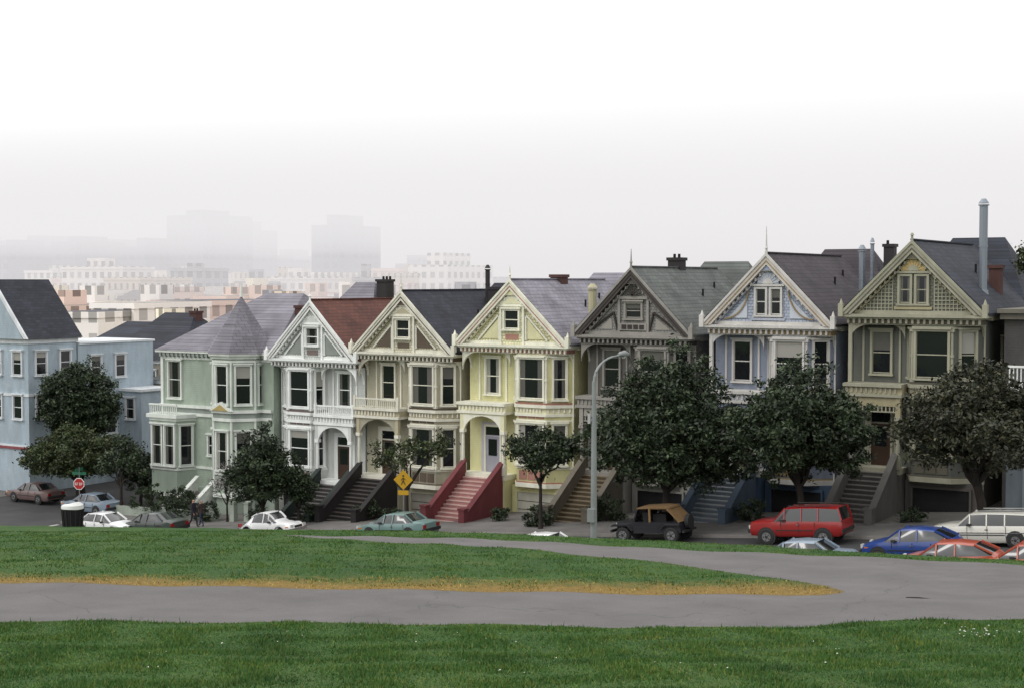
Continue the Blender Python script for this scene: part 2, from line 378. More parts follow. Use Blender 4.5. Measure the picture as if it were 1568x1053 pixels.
# ---------------------------------------------------------------- windows
def window(P,M,w,h,z0,trim,cap=True,rails=1):
    T=P['trim'];G=P['windows']; mt,mg=T.M.copy(),G.M.copy(); T.M=mt@M; G.M=mg@M
    c=.11
    G.box(-w/2,w/2,-.02,.03,z0,z0+h,glass)
    T.box(-w/2-c,-w/2,-.13,.02,z0-.05,z0+h+c,trim);T.box(w/2,w/2+c,-.13,.02,z0-.05,z0+h+c,trim)
    T.box(-w/2,w/2,-.13,.02,z0+h,z0+h+c,trim); T.box(-w/2-c-.05,w/2+c+.05,-.19,.02,z0-.13,z0-.03,trim)
    if cap: T.box(-w/2-c-.07,w/2+c+.07,-.22,.02,z0+h+c,z0+h+c+.09,trim)
    for i in range(rails):
        zz=z0+h*(i+1)/(rails+1); T.box(-w/2,w/2,-.05,.0,zz-.025,zz+.025,trim)
    T.box(-w/2,-w/2+.035,-.045,0,z0,z0+h,trim);T.box(w/2-.035,w/2,-.045,0,z0,z0+h,trim);T.box(-w/2,w/2,-.046,0,z0,z0+.05,trim)
    r=random.random(); cm=curt if random.random()<.35 else curt2
    if r<.32:
        hh=h*random.uniform(.2,.5); G.box(-w/2+.05,w/2-.05,-.026,-.01,z0+h-hh,z0+h,cm)
    elif r<.62:
        ww=w*random.uniform(.15,.26); G.box(-w/2+.05,-w/2+.05+ww,-.026,-.01,z0+.06,z0+h,cm);G.box(w/2-.05-ww,w/2-.05,-.026,-.01,z0+.06,z0+h,cm)
    T.M=mt;G.M=mg
def facewin(P,p,q,z0,h,w,trim,**k):
    mx,my=(p[0]+q[0])/2,(p[1]+q[1])/2; a=math.atan2(q[1]-p[1],q[0]-p[0])
    window(P,Matrix.Translation((mx,my,0))@Matrix.Rotation(a,4,'Z'),w,h,z0,trim,**k)
def spandrel(T,x0,x1,zs,zt,y0,y1,m,n=12):
    cx=(x0+x1)/2; r=(x1-x0)/2
    pts=[(cx-r*math.cos(math.pi*i/n),zs+min(r,zt-zs-.08)*math.sin(math.pi*i/n)) for i in range(n+1)]
    for (a,b),(c,d) in zip(pts[:-1],pts[1:]): T.py([(a,b),(c,d),(c,zt),(a,zt)],y0,y1,m)
def chimney(P,x,y,z0,z1,w=.6,m=None,pots=2):
    C=P['chimney']; m=m or brick
    C.box(x-w/2,x+w/2,y-w/2,y+w/2,z0,z1,m); C.box(x-w/2-.07,x+w/2+.07,y-w/2-.07,y+w/2+.07,z1-.18,z1,m)
    for i in range(pots): C.cyl(x-.15+.3*i,y,z1,z1+.22,.09,.08,dark,8)
def pipe(P,x,y,z0,z1,r,m=None):
    C=P['chimney']; m=m or metalp
    C.cyl(x,y,z0,z1,r,r,m,10); C.cyl(x,y,z1,z1+.06,r*1.3,r*1.3,m,10); C.cyl(x,y,z1+.12,z1+.35,r*1.3,r*.5,m,10)
    C.cyl(x,y,z0,z0+.4,r*1.5,r*1.3,m,10); C.cyl(x,y,z0+(z1-z0)*.55,z0+(z1-z0)*.55+.08,r*1.1,r*1.1,m,10)
def stairs(P,x0,x1,y0,top,tread,riser,side,n=13,mt=.29,wallh=.75):
    St=P['front_stairs']; rise=(top+.25)/n
    for i in range(n):
        zt=top-(i+1)*rise; ya=y0-i*mt; yb=ya-mt
        St.box(x0,x1,yb,ya+.02,-1.2,zt-.04,riser); St.box(x0,x1,yb-.03,ya,zt-.04,zt,tread)
    L=n*mt; ye=y0-L
    for xa in(x0-.24,x1):
        xb=xa+.24
        St.px([(y0+.1,top+wallh),(y0+.1,-1.2),(ye-.1,-1.2),(ye-.1,wallh-.25)],xa,xb,side)
        St.beam(((xa+xb)/2,y0+.1,top+wallh+.03),((xa+xb)/2,ye-.1,wallh-.2),.34,.09,side)
        St.box(xa-.07,xb+.07,ye-.45,ye-.05,-1.2,wallh+.05,side); St.box(xa-.12,xb+.12,ye-.5,ye,wallh+.05,wallh+.14,side)
# ---------------------------------------------------------------- victorian row
def vhouse(o):
    xl=at(o['px'][0],0); xr=at(o['px'][1],0); W=xr-xl; zs=float(S((xl+xr)/2))
    e=empty('victorian_house',(xl,0,zs))
    P=Parts(Matrix.Translation((W,0,0))@Matrix.Scale(-1,4,(1,0,0)) if o.get('mirror') else None)
    wall,trim,acc,acc2,gab,roof=o['wall'],o['trim'],o['acc'],o['acc2'],o['gab'],o['roof']
    base=o.get('base',wall); tri=o.get('tri',acc2); sash=o.get('sash',trim)
    E=o.get('E',10.05);PK=o.get('PK',13.8)
    Wl=P['walls'];T=P['trim'];R=P['roof']
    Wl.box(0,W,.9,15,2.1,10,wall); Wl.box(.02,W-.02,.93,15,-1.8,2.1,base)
    fr=o.get('bay',(.45,.54,.81,.985)); b0,b1,b2,b3=[f*W for f in fr]
    bp=[(b0,.95),(b1,0),(b2,0),(b3,.95)]
    Wl.pz(bp,1.95,9.66,wall)
    def bb(z0,z1,off,m): T.pz([(b0-off,.97),(b1-off*.5,-off),(b2+off*.5,-off),(b3+off,.97)],z0,z1,m)
    bb(1.72,1.97,.12,trim); bb(1.97,2.05,.06,acc2); bb(2.82,2.95,.07,trim);bb(5.62,5.72,.05,trim);bb(5.92,6.08,.14,trim);bb(6.08,6.42,.05,acc);bb(6.42,6.6,.18,trim);bb(6.6,6.72,.08,acc2);bb(9.38,9.5,.06,trim)
    for z0,z1 in((2.15,2.7),(5.78,5.9)):
        for i in range(3):
            wd=(b2-b1-.2)/3; T.box(b1+.1+i*wd+.04,b1+.1+(i+1)*wd-.04,-.035,.01,z0,z1,acc2)
    for i in range(int((b2-b1)/.22)): T.box(b1+.06+i*.22,b1+.14+i*.22,-.11,0,6.15,6.36,trim)
    # dentils round the slanted bay faces
    for (p,q) in((bp[0],bp[1]),(bp[2],bp[3])):
        for i in range(5):
            t=(i+.5)/5; x=p[0]+(q[0]-p[0])*t;y=p[1]+(q[1]-p[1])*t; T.box(x-.05,x+.05,y-.09,y+.05,6.15,6.36,trim)
    fw=(b2-b1)-.36
    for z0,h in((3.1,2.3),(6.95,2.3)):
        facewin(P,bp[1],bp[2],z0,h,fw,sash)
        facewin(P,bp[2],bp[3],z0,h,.72,sash); facewin(P,bp[0],bp[1],z0,h,.5,sash)
    for q in bp[1:3]:
        for z0,z1 in((2.95,5.6),(6.72,9.38)):
            T.cyl(q[0],q[1],z0,z1,.085,.075,trim,8); T.box(q[0]-.13,q[0]+.13,q[1]-.13,q[1]+.1,z1-.14,z1,trim); T.box(q[0]-.12,q[0]+.12,q[1]-.12,q[1]+.1,z0,z0+.16,trim)
            T.cyl(q[0],q[1],(z0+z1)/2-.06,(z0+z1)/2+.06,.12,.12,trim,8)
    cx=b0/2+.05
    facewin(P,(cx-.5,.9),(cx+.5,.9),7.05,2.1,.95,sash)
    for xx in(cx-.95,cx+.95): T.box(xx-.05,xx+.05,.83,.92,6.6,9.6,trim)
    def arc(xa,dirn,z,r,y0,y1,m):
        n=7; pts=[(xa,z),(xa,z-r)]
        for i in range(1,n+1):
            t=i/n*math.pi/2; pts.append((xa+dirn*r*(1-math.cos(t)),z-r*(1-math.sin(t))))
        T.py(pts,y0,y1,m)
    arc(.03,1,9.55,1.05,.02,.14,trim); arc(b0-.02,-1,9.55,.8,.3,.42,trim)
    if o.get('post'): T.box(.02,.2,.0,.18,6.6,9.6,trim)
    else:
        n=7;pts=[(.9,9.55),(.9,8.5)]+[(.9-.85*(1-math.cos(i/n*math.pi/2)),9.55-1.05*(1-math.sin(i/n*math.pi/2))) for i in range(1,n+1)]
        T.px(pts,.03,.15,trim)
    n=6;pts=[(.95,9.55),(.95,8.7)]+[(.95-.75*(1-math.cos(i/n*math.pi/2)),9.55-.85*(1-math.sin(i/n*math.pi/2))) for i in range(1,n+1)]
    T.px(pts,W-.14,W-.03,trim)
    px1=b0+.05
    T.box(-.08,px1,-.45,.95,5.92,6.08,trim);T.box(-.02,px1,-.34,.95,6.08,6.42,acc);T.box(-.1,px1,-.48,.95,6.42,6.58,trim)
    for i in range(int(px1/.25)): T.box(.05+i*.25,.15+i*.25,-.4,-.3,6.12,6.38,trim)
    if o.get('balus'):
        for i in range(int(px1/.16)): T.cyl(.05+i*.16,-.36,6.58,7.1,.035,.035,trim,6)
        T.box(-.05,px1,-.41,-.31,7.1,7.18,trim)
        for xx in(0,px1-.1): T.box(xx-.07,xx+.07,-.43,-.29,6.58,7.3,trim)
    s0,s1=.42,b0-.25
    for xx in(s0-.16,s1+.1):
        T.box(xx-.15,xx+.15,-.42,-.1,2.3,2.9,trim); T.cyl(xx,-.26,2.9,4.75,.11,.09,trim,10); T.box(xx-.15,xx+.15,-.42,-.1,4.75,4.95,trim); T.box(xx-.12,xx+.12,-.38,-.14,4.95,5.93,acc)
    if o.get('square'):
        T.box(s0,s1,-.34,-.16,5.45,5.93,acc)
        for i in range(int((s1-s0)/.2)): T.box(s0+.05+i*.2,s0+.11+i*.2,-.32,-.2,5.2,5.45,trim)
        T.box(s0,s1,-.35,-.15,5.14,5.2,trim)
    else:
        spandrel(T,s0-.04,s1-.02,4.75,5.93,-.34,-.16,wall)
        if o.get('archtrim'): spandrel(T,s0-.04,s1-.02,4.72,5.86,-.38,-.335,trim,12)
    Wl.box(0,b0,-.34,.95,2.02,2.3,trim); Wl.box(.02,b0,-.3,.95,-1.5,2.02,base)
    D=P['door']; dc=(s0+s1)/2
    D.box(dc-.85,dc+.85,.82,.93,2.3,5.3,o.get('portal',trim)); D.box(dc-.5,dc+.5,.77,.84,2.3,4.45,o.get('door',wood)); D.box(dc-.5,dc+.5,.79,.84,4.55,5.05,glass)
    D.box(dc-.3,dc+.3,.755,.775,3.3,4.3,glass); T.box(dc-.62,dc-.5,.74,.84,2.3,5.15,trim);T.box(dc+.5,dc+.62,.74,.84,2.3,5.15,trim);T.box(dc-.62,dc+.62,.74,.84,5.05,5.17,trim)
    stairs(P,s0+.05,s1-.15,-.34,2.3,o['tread'],o['riser'],o['side'])
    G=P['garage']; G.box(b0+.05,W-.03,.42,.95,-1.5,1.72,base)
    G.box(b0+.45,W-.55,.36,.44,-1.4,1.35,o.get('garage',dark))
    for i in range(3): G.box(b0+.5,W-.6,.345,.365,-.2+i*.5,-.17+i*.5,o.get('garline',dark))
    G.box(b0+.35,b0+.45,.3,.44,-1.4,1.45,base);G.box(W-.55,W-.45,.3,.44,-1.4,1.45,base);G.box(b0+.35,W-.45,.3,.44,1.35,1.47,base)
    T.box(0,W,-.02,1,9.55,E-.02,trim); T.box(-.14,W+.14,-.2,1.0,9.84,9.93,trim);T.box(-.3,W+.3,-.36,1.0,9.93,E+.03,trim); T.box(-.03,W+.03,-.05,.9,9.6,9.84,acc2)
    for i in range(int(W/.3)+1): T.box(i*.3-.01,i*.3+.1,-.16,0,9.62,9.84,trim)
    for xs in(-.28,W+.02): T.box(xs,xs+.26,1.0,13,9.8,E,trim)
    hw=W/2+.38; al=math.atan2(PK-E,hw); cxg=W/2
    Wl.py([(.02,E),(W-.02,E),(cxg,PK-.12)],.02,11,gab)
    for sg in(-1,1):
        R.py([(cxg,PK+.12),(cxg,PK-.04),(cxg+sg*hw,E-.0),(cxg+sg*(hw+.02),E+.13)],-.34,11.5,roof)
        def band(t,ya,yb,m,o_=0.):
            pk=PK+.1-o_/math.cos(al); ex=hw-o_/math.sin(al)
            T.py([(cxg+sg*ex,E+.02),(cxg,pk),(cxg,pk-t/math.cos(al)),(cxg+sg*(ex-t/math.sin(al)),E+.02)],ya,yb,m)
        band(.12,-.46,-.3,trim); band(.34,-.4,-.02,o.get('rake',trim),.1); band(.05,-.43,-.1,acc2,.27); band(.07,-.14,.0,acc,.52)
        for i in range(13):   # rosettes/dentils under the raking cornice
            t=(i+1.2)/15; xx=hw*(1-t)-.30; zz=E+(PK-E)*t-.30
            if xx>.35: T.box(cxg+sg*xx-.045,cxg+sg*xx+.045,-.24,.0,zz-.14,zz+.02,trim)
        T.box(cxg+sg*(hw-.12)-.12,cxg+sg*(hw-.12)+.12,-.5,-.2,E-.1,E+.55,trim); T.cyl(cxg+sg*(hw-.12),-.35,E+.55,E+.8,.1,.02,trim,8)
    T.cyl(cxg,-.36,PK,PK+.35,.07,.06,trim,8); T.cyl(cxg,-.36,PK+.35,PK+o.get('fin',.9),.05,.015,trim,8); T.cyl(cxg,-.36,PK+.33,PK+.45,.11,.05,trim,8)
    T.py([(cxg-.75,PK-.85),(cxg+.75,PK-.85),(cxg,PK-.05)],-.3,-.05,trim)
    T.py([(cxg-.42,PK-.82),(cxg+.42,PK-.82),(cxg,PK-.35)],-.32,-.06,tri)
    st=o['style']
    T.box(.3,W-.3,-.1,.03,E+.03,E+.22,trim)
    if st=='panel':
        T.box(cxg-.78,cxg+.78,-.12,.03,E+.03,E+2.25,gab)
        for sg in(-1,1): T.box(cxg+sg*.78-.07,cxg+sg*.78+.07,-.18,.03,E+.03,E+2.3,trim)
        T.box(cxg-.95,cxg+.95,-.22,.03,E+2.25,E+2.38,trim); T.py([(cxg-.95,E+2.38),(cxg+.95,E+2.38),(cxg,E+3.05)],-.2,.0,trim); T.py([(cxg-.6,E+2.42),(cxg+.6,E+2.42),(cxg,E+2.82)],-.22,.0,acc)
        facewin(P,(cxg-.5,-.12),(cxg+.5,-.12),E+.95,1.05,.95,sash)
        T.box(cxg-.45,cxg+.45,-.15,-.1,E+.3,E+.62,acc2)
        for sg in(-1,1):
            T.py([(cxg+sg*1.0,E+.35),(cxg+sg*2.15,E+.35),(cxg+sg*1.0,E+1.55)],-.05,.03,tri)
            T.beam((cxg+sg*.95,-.06,E+1.75),(cxg+sg*2.4,-.06,E+.28),.1,.1,trim); T.beam((cxg+sg*.93,-.06,E+.28),(cxg+sg*.93,-.06,E+1.75),.1,.1,trim)
    elif st=='twin':
        for sg in(-1,1): facewin(P,(cxg+sg*.42-.4,.02),(cxg+sg*.42+.4,.02),E+.6,1.35,.52,trim,cap=False)
        T.box(cxg-.95,cxg+.95,-.16,.02,E+2.1,E+2.2,trim); T.box(cxg-.95,cxg+.95,-.12,.02,E+.28,E+.42,acc)
        n=14;pts=[(cxg+.6*math.cos(math.pi*i/n),E+2.22+.6*math.sin(math.pi*i/n)) for i in range(n+1)]; T.py(pts,-.13,.0,o.get('sun',acc))
        pts=[(cxg+.28*math.cos(math.pi*i/n),E+2.22+.28*math.sin(math.pi*i/n)) for i in range(n+1)]; T.py(pts,-.16,.0,trim)
        for i in range(9):
            t=math.pi*(i+.5)/9; T.beam((cxg+.28*math.cos(t),-.14,E+2.22+.28*math.sin(t)),(cxg+.6*math.cos(t),-.14,E+2.22+.6*math.sin(t)),.03,.03,trim)
        if o.get('lattice'):
            for sg in(-1,1):
                for i in range(9):
                    xx=1.05+i*.19; zt=(hw-xx)*math.tan(al)-.55
                    if zt>.3: T.box(cxg+sg*xx-.02,cxg+sg*xx+.02,-.03,.03,E+.2,E+zt,trim)
                for j in range(10):
                    zz=.35+j*.19; xm=hw-(zz+.5)/math.tan(al)
                    if xm>1.05: T.box(cxg+sg*1.02,cxg+sg*xm,-.035,.03,E+zz-.02,E+zz+.02,trim)
        else:
            for sg in(-1,1):
                T.py([(cxg+sg*1.2,E+.4),(cxg+sg*2.3,E+.4),(cxg+sg*1.2,E+1.5)],-.04,.03,o['gab2'])
                pr=None
                for i in range(9):
                    t=i/8*math.pi/2; p=(cxg+sg*(1.1+1.4*(1-math.sin(t))),-.08,E+.35+1.75*(1-math.cos(t)))
                    if pr: T.beam(pr,p,.06,.07,acc2)
                    pr=p
            pr=None
            for i in range(13):
                t=i/12*math.pi; p=(cxg+1.0*math.cos(t),-.1,E+2.15+.75*math.sin(t))
                if pr: T.beam(pr,p,.1,.1,trim)
                pr=p
    else:
        facewin(P,(cxg-.6,.02),(cxg+.6,.02),E+1.0,.8,.95,sash)
        T.box(cxg-.85,cxg+.85,-.12,.02,E+.3,E+.7,trim)
        for i in range(4): T.box(cxg-.7+i*.37,cxg-.42+i*.37,-.15,-.1,E+.38,E+.62,acc2)
        T.box(cxg-1.15,cxg+1.15,-.14,.02,E+2.05,E+2.2,trim)
        for sg in(-1,1):
            T.box(cxg+sg*.9-.07,cxg+sg*.9+.07,-.1,.02,E+.2,E+2.1,trim)
            T.beam((cxg+sg*1.25,-.05,E+1.3),(cxg+sg*2.6,-.05,E+.35),.09,.1,acc2);T.beam((cxg+sg*1.0,-.05,E+.3),(cxg+sg*1.25,-.05,E+1.3),.09,.1,acc2)
            T.py([(cxg+sg*1.35,E+.35),(cxg+sg*2.25,E+.35),(cxg+sg*1.4,E+1.0)],-.03,.03,acc)
        for i in range(7):
            t=math.pi*(i+.5)/7; T.beam((cxg,-.2,E+2.25),(cxg+.55*math.cos(t),-.2,E+2.25+.6*math.sin(t)),.05,.05,acc2)
    zr=PK+.55; ya,yb,ym=9.3,16.5,12.8; xa,xb=-.25,W+.25; r0,r1=W*.28,W*.72
    R.add([(xa,ya,E),(xb,ya,E),(xb,yb,E),(xa,yb,E),(r0,ym,zr),(r1,ym,zr)],[(0,1,5,4),(1,2,5),(2,3,4,5),(3,0,4),(3,2,1,0)],roof)
    R.beam((cxg,-.3,PK+.13),(cxg,11.3,PK+.13),.22,.07,roof); R.cyl(W*.75,5.5,E+1.6,E+2.6,.06,.06,dark,6); R.cyl(W*.68,8.2,E+2.1,E+3.0,.06,.06,dark,6)
    for yy in(4.5,8.5):
        window(P,Matrix.Translation((W,yy,0))@Matrix.Rotation(math.pi/2,4,'Z'),.8,1.7,7.1,trim)
    T.cyl(W-.02,.82,0,9.6,.045,.045,trim,6)
    for c in o.get('ch',[]): chimney(P,*c)
    for c in o.get('pp',[]): pipe(P,*c)
    P.build(e)
    return e
def C(n,r,g_,b_,s=0,**k): return paint(n,lin(r,g_,b_),s,**k)
def Gb(n,r,g_,b_): return paint(n,lin(r,g_,b_),0,scales=True)
wh=C('white_trim',226,228,225,dirt=.15)
r_red=shingle('roof_red',lin(94,57,48),.2); r_navy=shingle('roof_navy',lin(42,44,53)); r_lav=shingle('roof_lavender',lin(130,127,136),.15); r_grn=shingle('roof_greygreen',lin(90,94,91),.2); r_pur=shingle('roof_purple',lin(62,56,61),.2); r_nv2=shingle('roof_slate',lin(41,45,55))
dk=C('charcoal',45,42,42)
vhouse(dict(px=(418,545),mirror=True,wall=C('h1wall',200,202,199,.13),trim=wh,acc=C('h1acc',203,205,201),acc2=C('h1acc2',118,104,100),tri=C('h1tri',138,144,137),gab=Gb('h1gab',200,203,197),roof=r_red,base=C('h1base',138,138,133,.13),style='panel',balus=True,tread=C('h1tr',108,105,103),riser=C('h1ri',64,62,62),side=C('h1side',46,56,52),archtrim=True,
   ch=[(1.2,9,12.0,14.4,.7,dk,0)]))
vhouse(dict(px=(548,694),wall=C('h2wall',174,169,149,.13),trim=C('h2trim',218,215,200),acc=C('h2acc',176,168,142),acc2=C('h2acc2',92,80,68),gab=Gb('h2gab',204,199,176),roof=r_navy,style='panel',balus=True,tread=C('h2tr',78,72,69),riser=C('h2ri',40,38,38),side=C('h2side',40,37,37),garage=C('h2gar',134,131,121),bay=(.47,.56,.82,.985),
   ch=[(5.2,8,12.,14.1,.7,dk,0)],pp=[(4.6,8,13,15.2,.16,dk)]))
vhouse(dict(px=(707,868),wall=C('h3wall',216,212,162,.13),trim=C('h3trim',228,226,208),acc=C('h3acc',220,216,180),acc2=C('h3acc2',166,122,108),tri=C('h3tri',214,210,168),gab=Gb('h3gab',226,222,182),roof=r_lav,style='panel',tread=C('h3tr',190,160,152),riser=C('h3ri',168,122,120),side=C('h3side',108,54,58),garage=C('h3gar',180,178,164),portal=C('h3por',192,189,198),door=C('h3door',155,153,163),rake=C('h3rake',228,225,208),archtrim=True,
   ch=[(3.6,5.5,13.4,14.2,.8,brick,0)]))
vhouse(dict(px=(889,1056),wall=C('h4wall',102,99,95,.13),trim=C('h4trim',144,140,134),acc=C('h4acc',152,148,140),acc2=C('h4acc2',54,48,45),tri=C('h4tri',84,78,74),gab=Gb('h4gab',144,142,138),roof=r_grn,rake=C('h4rake',76,70,67),style='fan',tread=C('h4tr',122,110,90),riser=C('h4ri',86,75,58),side=C('h4side',102,96,85),base=C('h4base',142,140,133),square=True,fin=1.1,
   ch=[(3.2,6,13.4,14.5,.8,dk,2)],pp=[(-.6,2.5,9.5,12.6,.25,C('h4pipe',170,164,134))]))
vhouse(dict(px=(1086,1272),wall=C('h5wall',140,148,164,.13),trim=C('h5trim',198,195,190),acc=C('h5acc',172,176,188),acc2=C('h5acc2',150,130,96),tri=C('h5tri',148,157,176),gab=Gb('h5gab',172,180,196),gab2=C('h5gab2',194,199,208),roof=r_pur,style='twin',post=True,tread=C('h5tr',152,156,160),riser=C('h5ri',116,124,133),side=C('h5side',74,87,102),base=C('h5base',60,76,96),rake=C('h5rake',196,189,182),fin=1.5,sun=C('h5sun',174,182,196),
   pp=[(7.3,3.5,10.6,14.0,.17),(7.5,4.6,12.2,14.4,.1)],ch=[(6.2,12.,13.0,14.6,.6,dk,1)]))
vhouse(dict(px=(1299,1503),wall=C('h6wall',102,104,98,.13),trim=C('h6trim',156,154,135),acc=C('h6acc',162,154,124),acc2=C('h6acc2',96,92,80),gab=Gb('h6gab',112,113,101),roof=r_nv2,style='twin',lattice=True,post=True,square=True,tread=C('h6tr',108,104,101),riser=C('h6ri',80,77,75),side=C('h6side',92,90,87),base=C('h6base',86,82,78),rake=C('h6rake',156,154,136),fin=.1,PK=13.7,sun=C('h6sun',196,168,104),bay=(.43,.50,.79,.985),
   ch=[(5.9,6.2,11,12.6,.6,brick,0),(7.1,10.5,12,14.2,.5,brick,0)],pp=[(5.9,3.4,10.9,15.6,.21)]))
# ---------------------------------------------------------------- green corner house
def green():
    xl=at(243,0);xr=at(418,0)-.25;W=xr-xl;zs=-15.9; e=empty('corner_turret_house',(xl,0,zs)); P=Parts()
    wall=C('gwall',166,178,164,.13);tr=C('gtrim',214,218,211);ac=C('gacc',142,150,143);ro=r_lav2
    Wl=P['walls'];T=P['trim'];R=P['roof']
    Wl.box(0,W,.3,12,-1,11,wall)
    tx,ty,r=W-3.0,.5,2.05
    oc=lambda rr:[(tx+rr*math.cos(math.pi/8+i*math.pi/4),ty+rr*math.sin(math.pi/8+i*math.pi/4)) for i in range(8)]
    Wl.pz(oc(r),1.6,11,wall); Wl.pz(oc(r*.93),-1,1.6,wall)
    for z0,z1,o_ in((1.5,1.75,.12),(3.0,3.15,.08),(6.6,6.8,.12),(6.8,7.15,.04),(7.15,7.35,.18),(10.5,10.65,.08),(10.75,10.95,.16),(10.95,11.12,.35)):
        T.pz(oc(r+o_),z0,z1,tr if o_!=.04 else ac); T.box(-o_,W-.1,.3-o_,12,z0,z1,tr if o_!=.04 else ac)
    for i in range(28): T.box(i*.4,i*.4+.14,.0,.3,10.66,10.93,ac) if i*.4<W-.6 else None
    pts=oc(r)
    for i in (4,5,6,7):
        p,q=pts[i],pts[(i+1)%8]
        for z0 in(3.35,7.75): facewin(P,p,q,z0,2.5,.95,tr)
    for q in pts[4:]+pts[:1]:
        for z0,z1 in((1.75,6.6),(7.35,10.5)): T.cyl(q[0],q[1],z0,z1,.08,.08,tr,8)
    T.py([(tx-1.0,7.3),(tx+1.0,7.3),(tx,7.9)],ty-r*.97-.15,ty-r*.9,tr)
    T.py([(tx-.7,7.32),(tx+.7,7.32),(tx,7.72)],ty-r*.97-.19,ty-r*.9,C('gold',172,152,98))
    ov=oc(r+.42); n8=[(x,y,11.1) for x,y in ov]+[(tx,ty,14.9)]
    R.add(n8,[(i,(i+1)%8,8) for i in range(8)]+[tuple(range(8))],ro); T.cyl(tx,ty,14.8,15.7,.12,.02,tr,8)
    zr=15.0; R.add([(-.4,-.1,11.1),(W+.2,-.1,11.1),(W+.2,12.4,11.1),(-.4,12.4,11.1),(4.6,6,zr),(W-2.2,6,zr)],[(0,1,5,4),(1,2,5),(2,3,4,5),(3,0,4),(0,3,2,1)],ro)
    R.add([(5,8,11.1),(W+2,8,11.1),(W+2,16,11.1),(5,16,11.1),(8,12,15.8),(W-.5,12,15.8)],[(0,1,5,4),(1,2,5),(2,3,4,5),(3,0,4),(0,3,2,1)],ro)
    bp=[(-.3,.3),(.1,-.9),(2.5,-.9),(3.1,.3)]; Wl.pz(bp,1.2,6.6,wall)
    for z0,z1,o_ in((1.1,1.35,.1),(2.9,3.05,.07),(6.3,6.5,.1),(6.5,6.75,.25)):
        T.pz([(bp[0][0]-o_,.35),(.1-o_,-.9-o_),(2.5+o_,-.9-o_),(3.1+o_,.35)],z0,z1,tr)
    for i in (0,2): facewin(P,bp[i],bp[i+1],3.25,2.7,.8,tr)
    facewin(P,(.1,-.9),(1.3,-.9),3.25,2.7,.85,tr); facewin(P,(1.3,-.9),(2.5,-.9),3.25,2.7,.85,tr)
    for i in range(15): T.cyl(.05+i*.18,-.95,6.75,7.35,.04,.04,tr,6)
    T.box(0,2.6,-1.02,-.9,7.35,7.45,tr)
    facewin(P,(.5,.3),(2.0,.3),7.8,2.5,1.15,tr)
    facewin(P,(4.3,.3),(5.2,.3),4.0,1.3,.7,tr)
    T.box(-.08,.15,.2,.35,-1,11,tr)
    stairs(P,4.1,5.6,-.5,1.8,conc,conc,tr,n=10)
    Wl.box(3.6,6,-.5,.4,-1,1.8,wall)
    chimney(P,W-.9,4.5,12,14.2,.9,brick,0); chimney(P,W+.8,11.5,13.,16.0,.9,dk,3)
    P.build(e)
r_lav2=shingle('roof_grey',lin(118,115,123),.15)
green()
# ---------------------------------------------------------------- other houses
def gablehouse(name,x0,x1,y0,y1,zb,ze,zr,wall,trim,roof,axis_='y',wins=((2,2),(2,2)),ov=.35,chim=None,hip=0):
    e=empty(name,(x0,y0,zb)); P=Parts(); W=x1-x0;D=y1-y0;he=ze-zb;hr=zr-zb
    Wl=P['walls'];T=P['trim'];R=P['roof']; Wl.box(0,W,0,D,-3.5,he,wall)
    T.box(-.1,W+.1,-.1,D+.1,he-.35,he-.02,trim); T.box(-.06,W+.06,-.06,D+.06,he*.5,he*.5+.2,trim)
    if axis_=='y':
        if not hip: Wl.py([(.02,he),(W-.02,he),(W/2,hr-.15)],.02,D-.02,wall)
        R.add([(-ov,-ov,he),(W+ov,-ov,he),(W+ov,D+ov,he),(-ov,D+ov,he),(W/2,-ov+hip,hr),(W/2,D+ov-hip,hr)],[(0,1,4),(1,2,5,4),(2,3,5),(3,0,4,5),(0,3,2,1)],roof)
        if not hip:
            for sg in(-1,1): T.py([(W/2,hr+.06),(W/2+sg*(W/2+ov+.02),he+.02),(W/2+sg*(W/2+ov-.35),he+.02),(W/2,hr-.3)],-ov-.06,-ov+.1,trim)
            Wl.py([(.1,he),(W-.1,he),(W/2,hr-.3)],-ov-.02,-.02,wall)
    else:
        R.add([(-ov,-ov,he),(W+ov,-ov,he),(W+ov,D+ov,he),(-ov,D+ov,he),(-ov+hip,D/2,hr),(W+ov-hip,D/2,hr)],[(0,1,5,4),(1,2,5),(2,3,4,5),(3,0,4),(0,3,2,1)],roof)
    fl=max(1,int(he/3.2))
    for k,(nf,L,M) in enumerate(((wins[0][0],W,lambda t:Matrix.Translation((t,0,0))),(wins[1][0],D,lambda t:Matrix.Translation((W,t,0))@Matrix.Rotation(math.pi/2,4,'Z')))):
        for i in range(nf):
            for j in range(fl): window(P,M(L*(i+.5)/nf),.95,1.7,he-2.7-j*3.3,trim)
    if chim: chimney(P,*chim)
    P.build(e)
blu=C('pale_blue',176,190,200,.13);bw=C('blue_white',212,215,217);redt=C('red_trim',134,72,76)
xr=at(42,0)
gablehouse('blue_house',xr-7,xr,0,4.6,-13,zY(519,107),zY(428,109),blu,bw,r_navy,'y',((3,3),(2,2)))
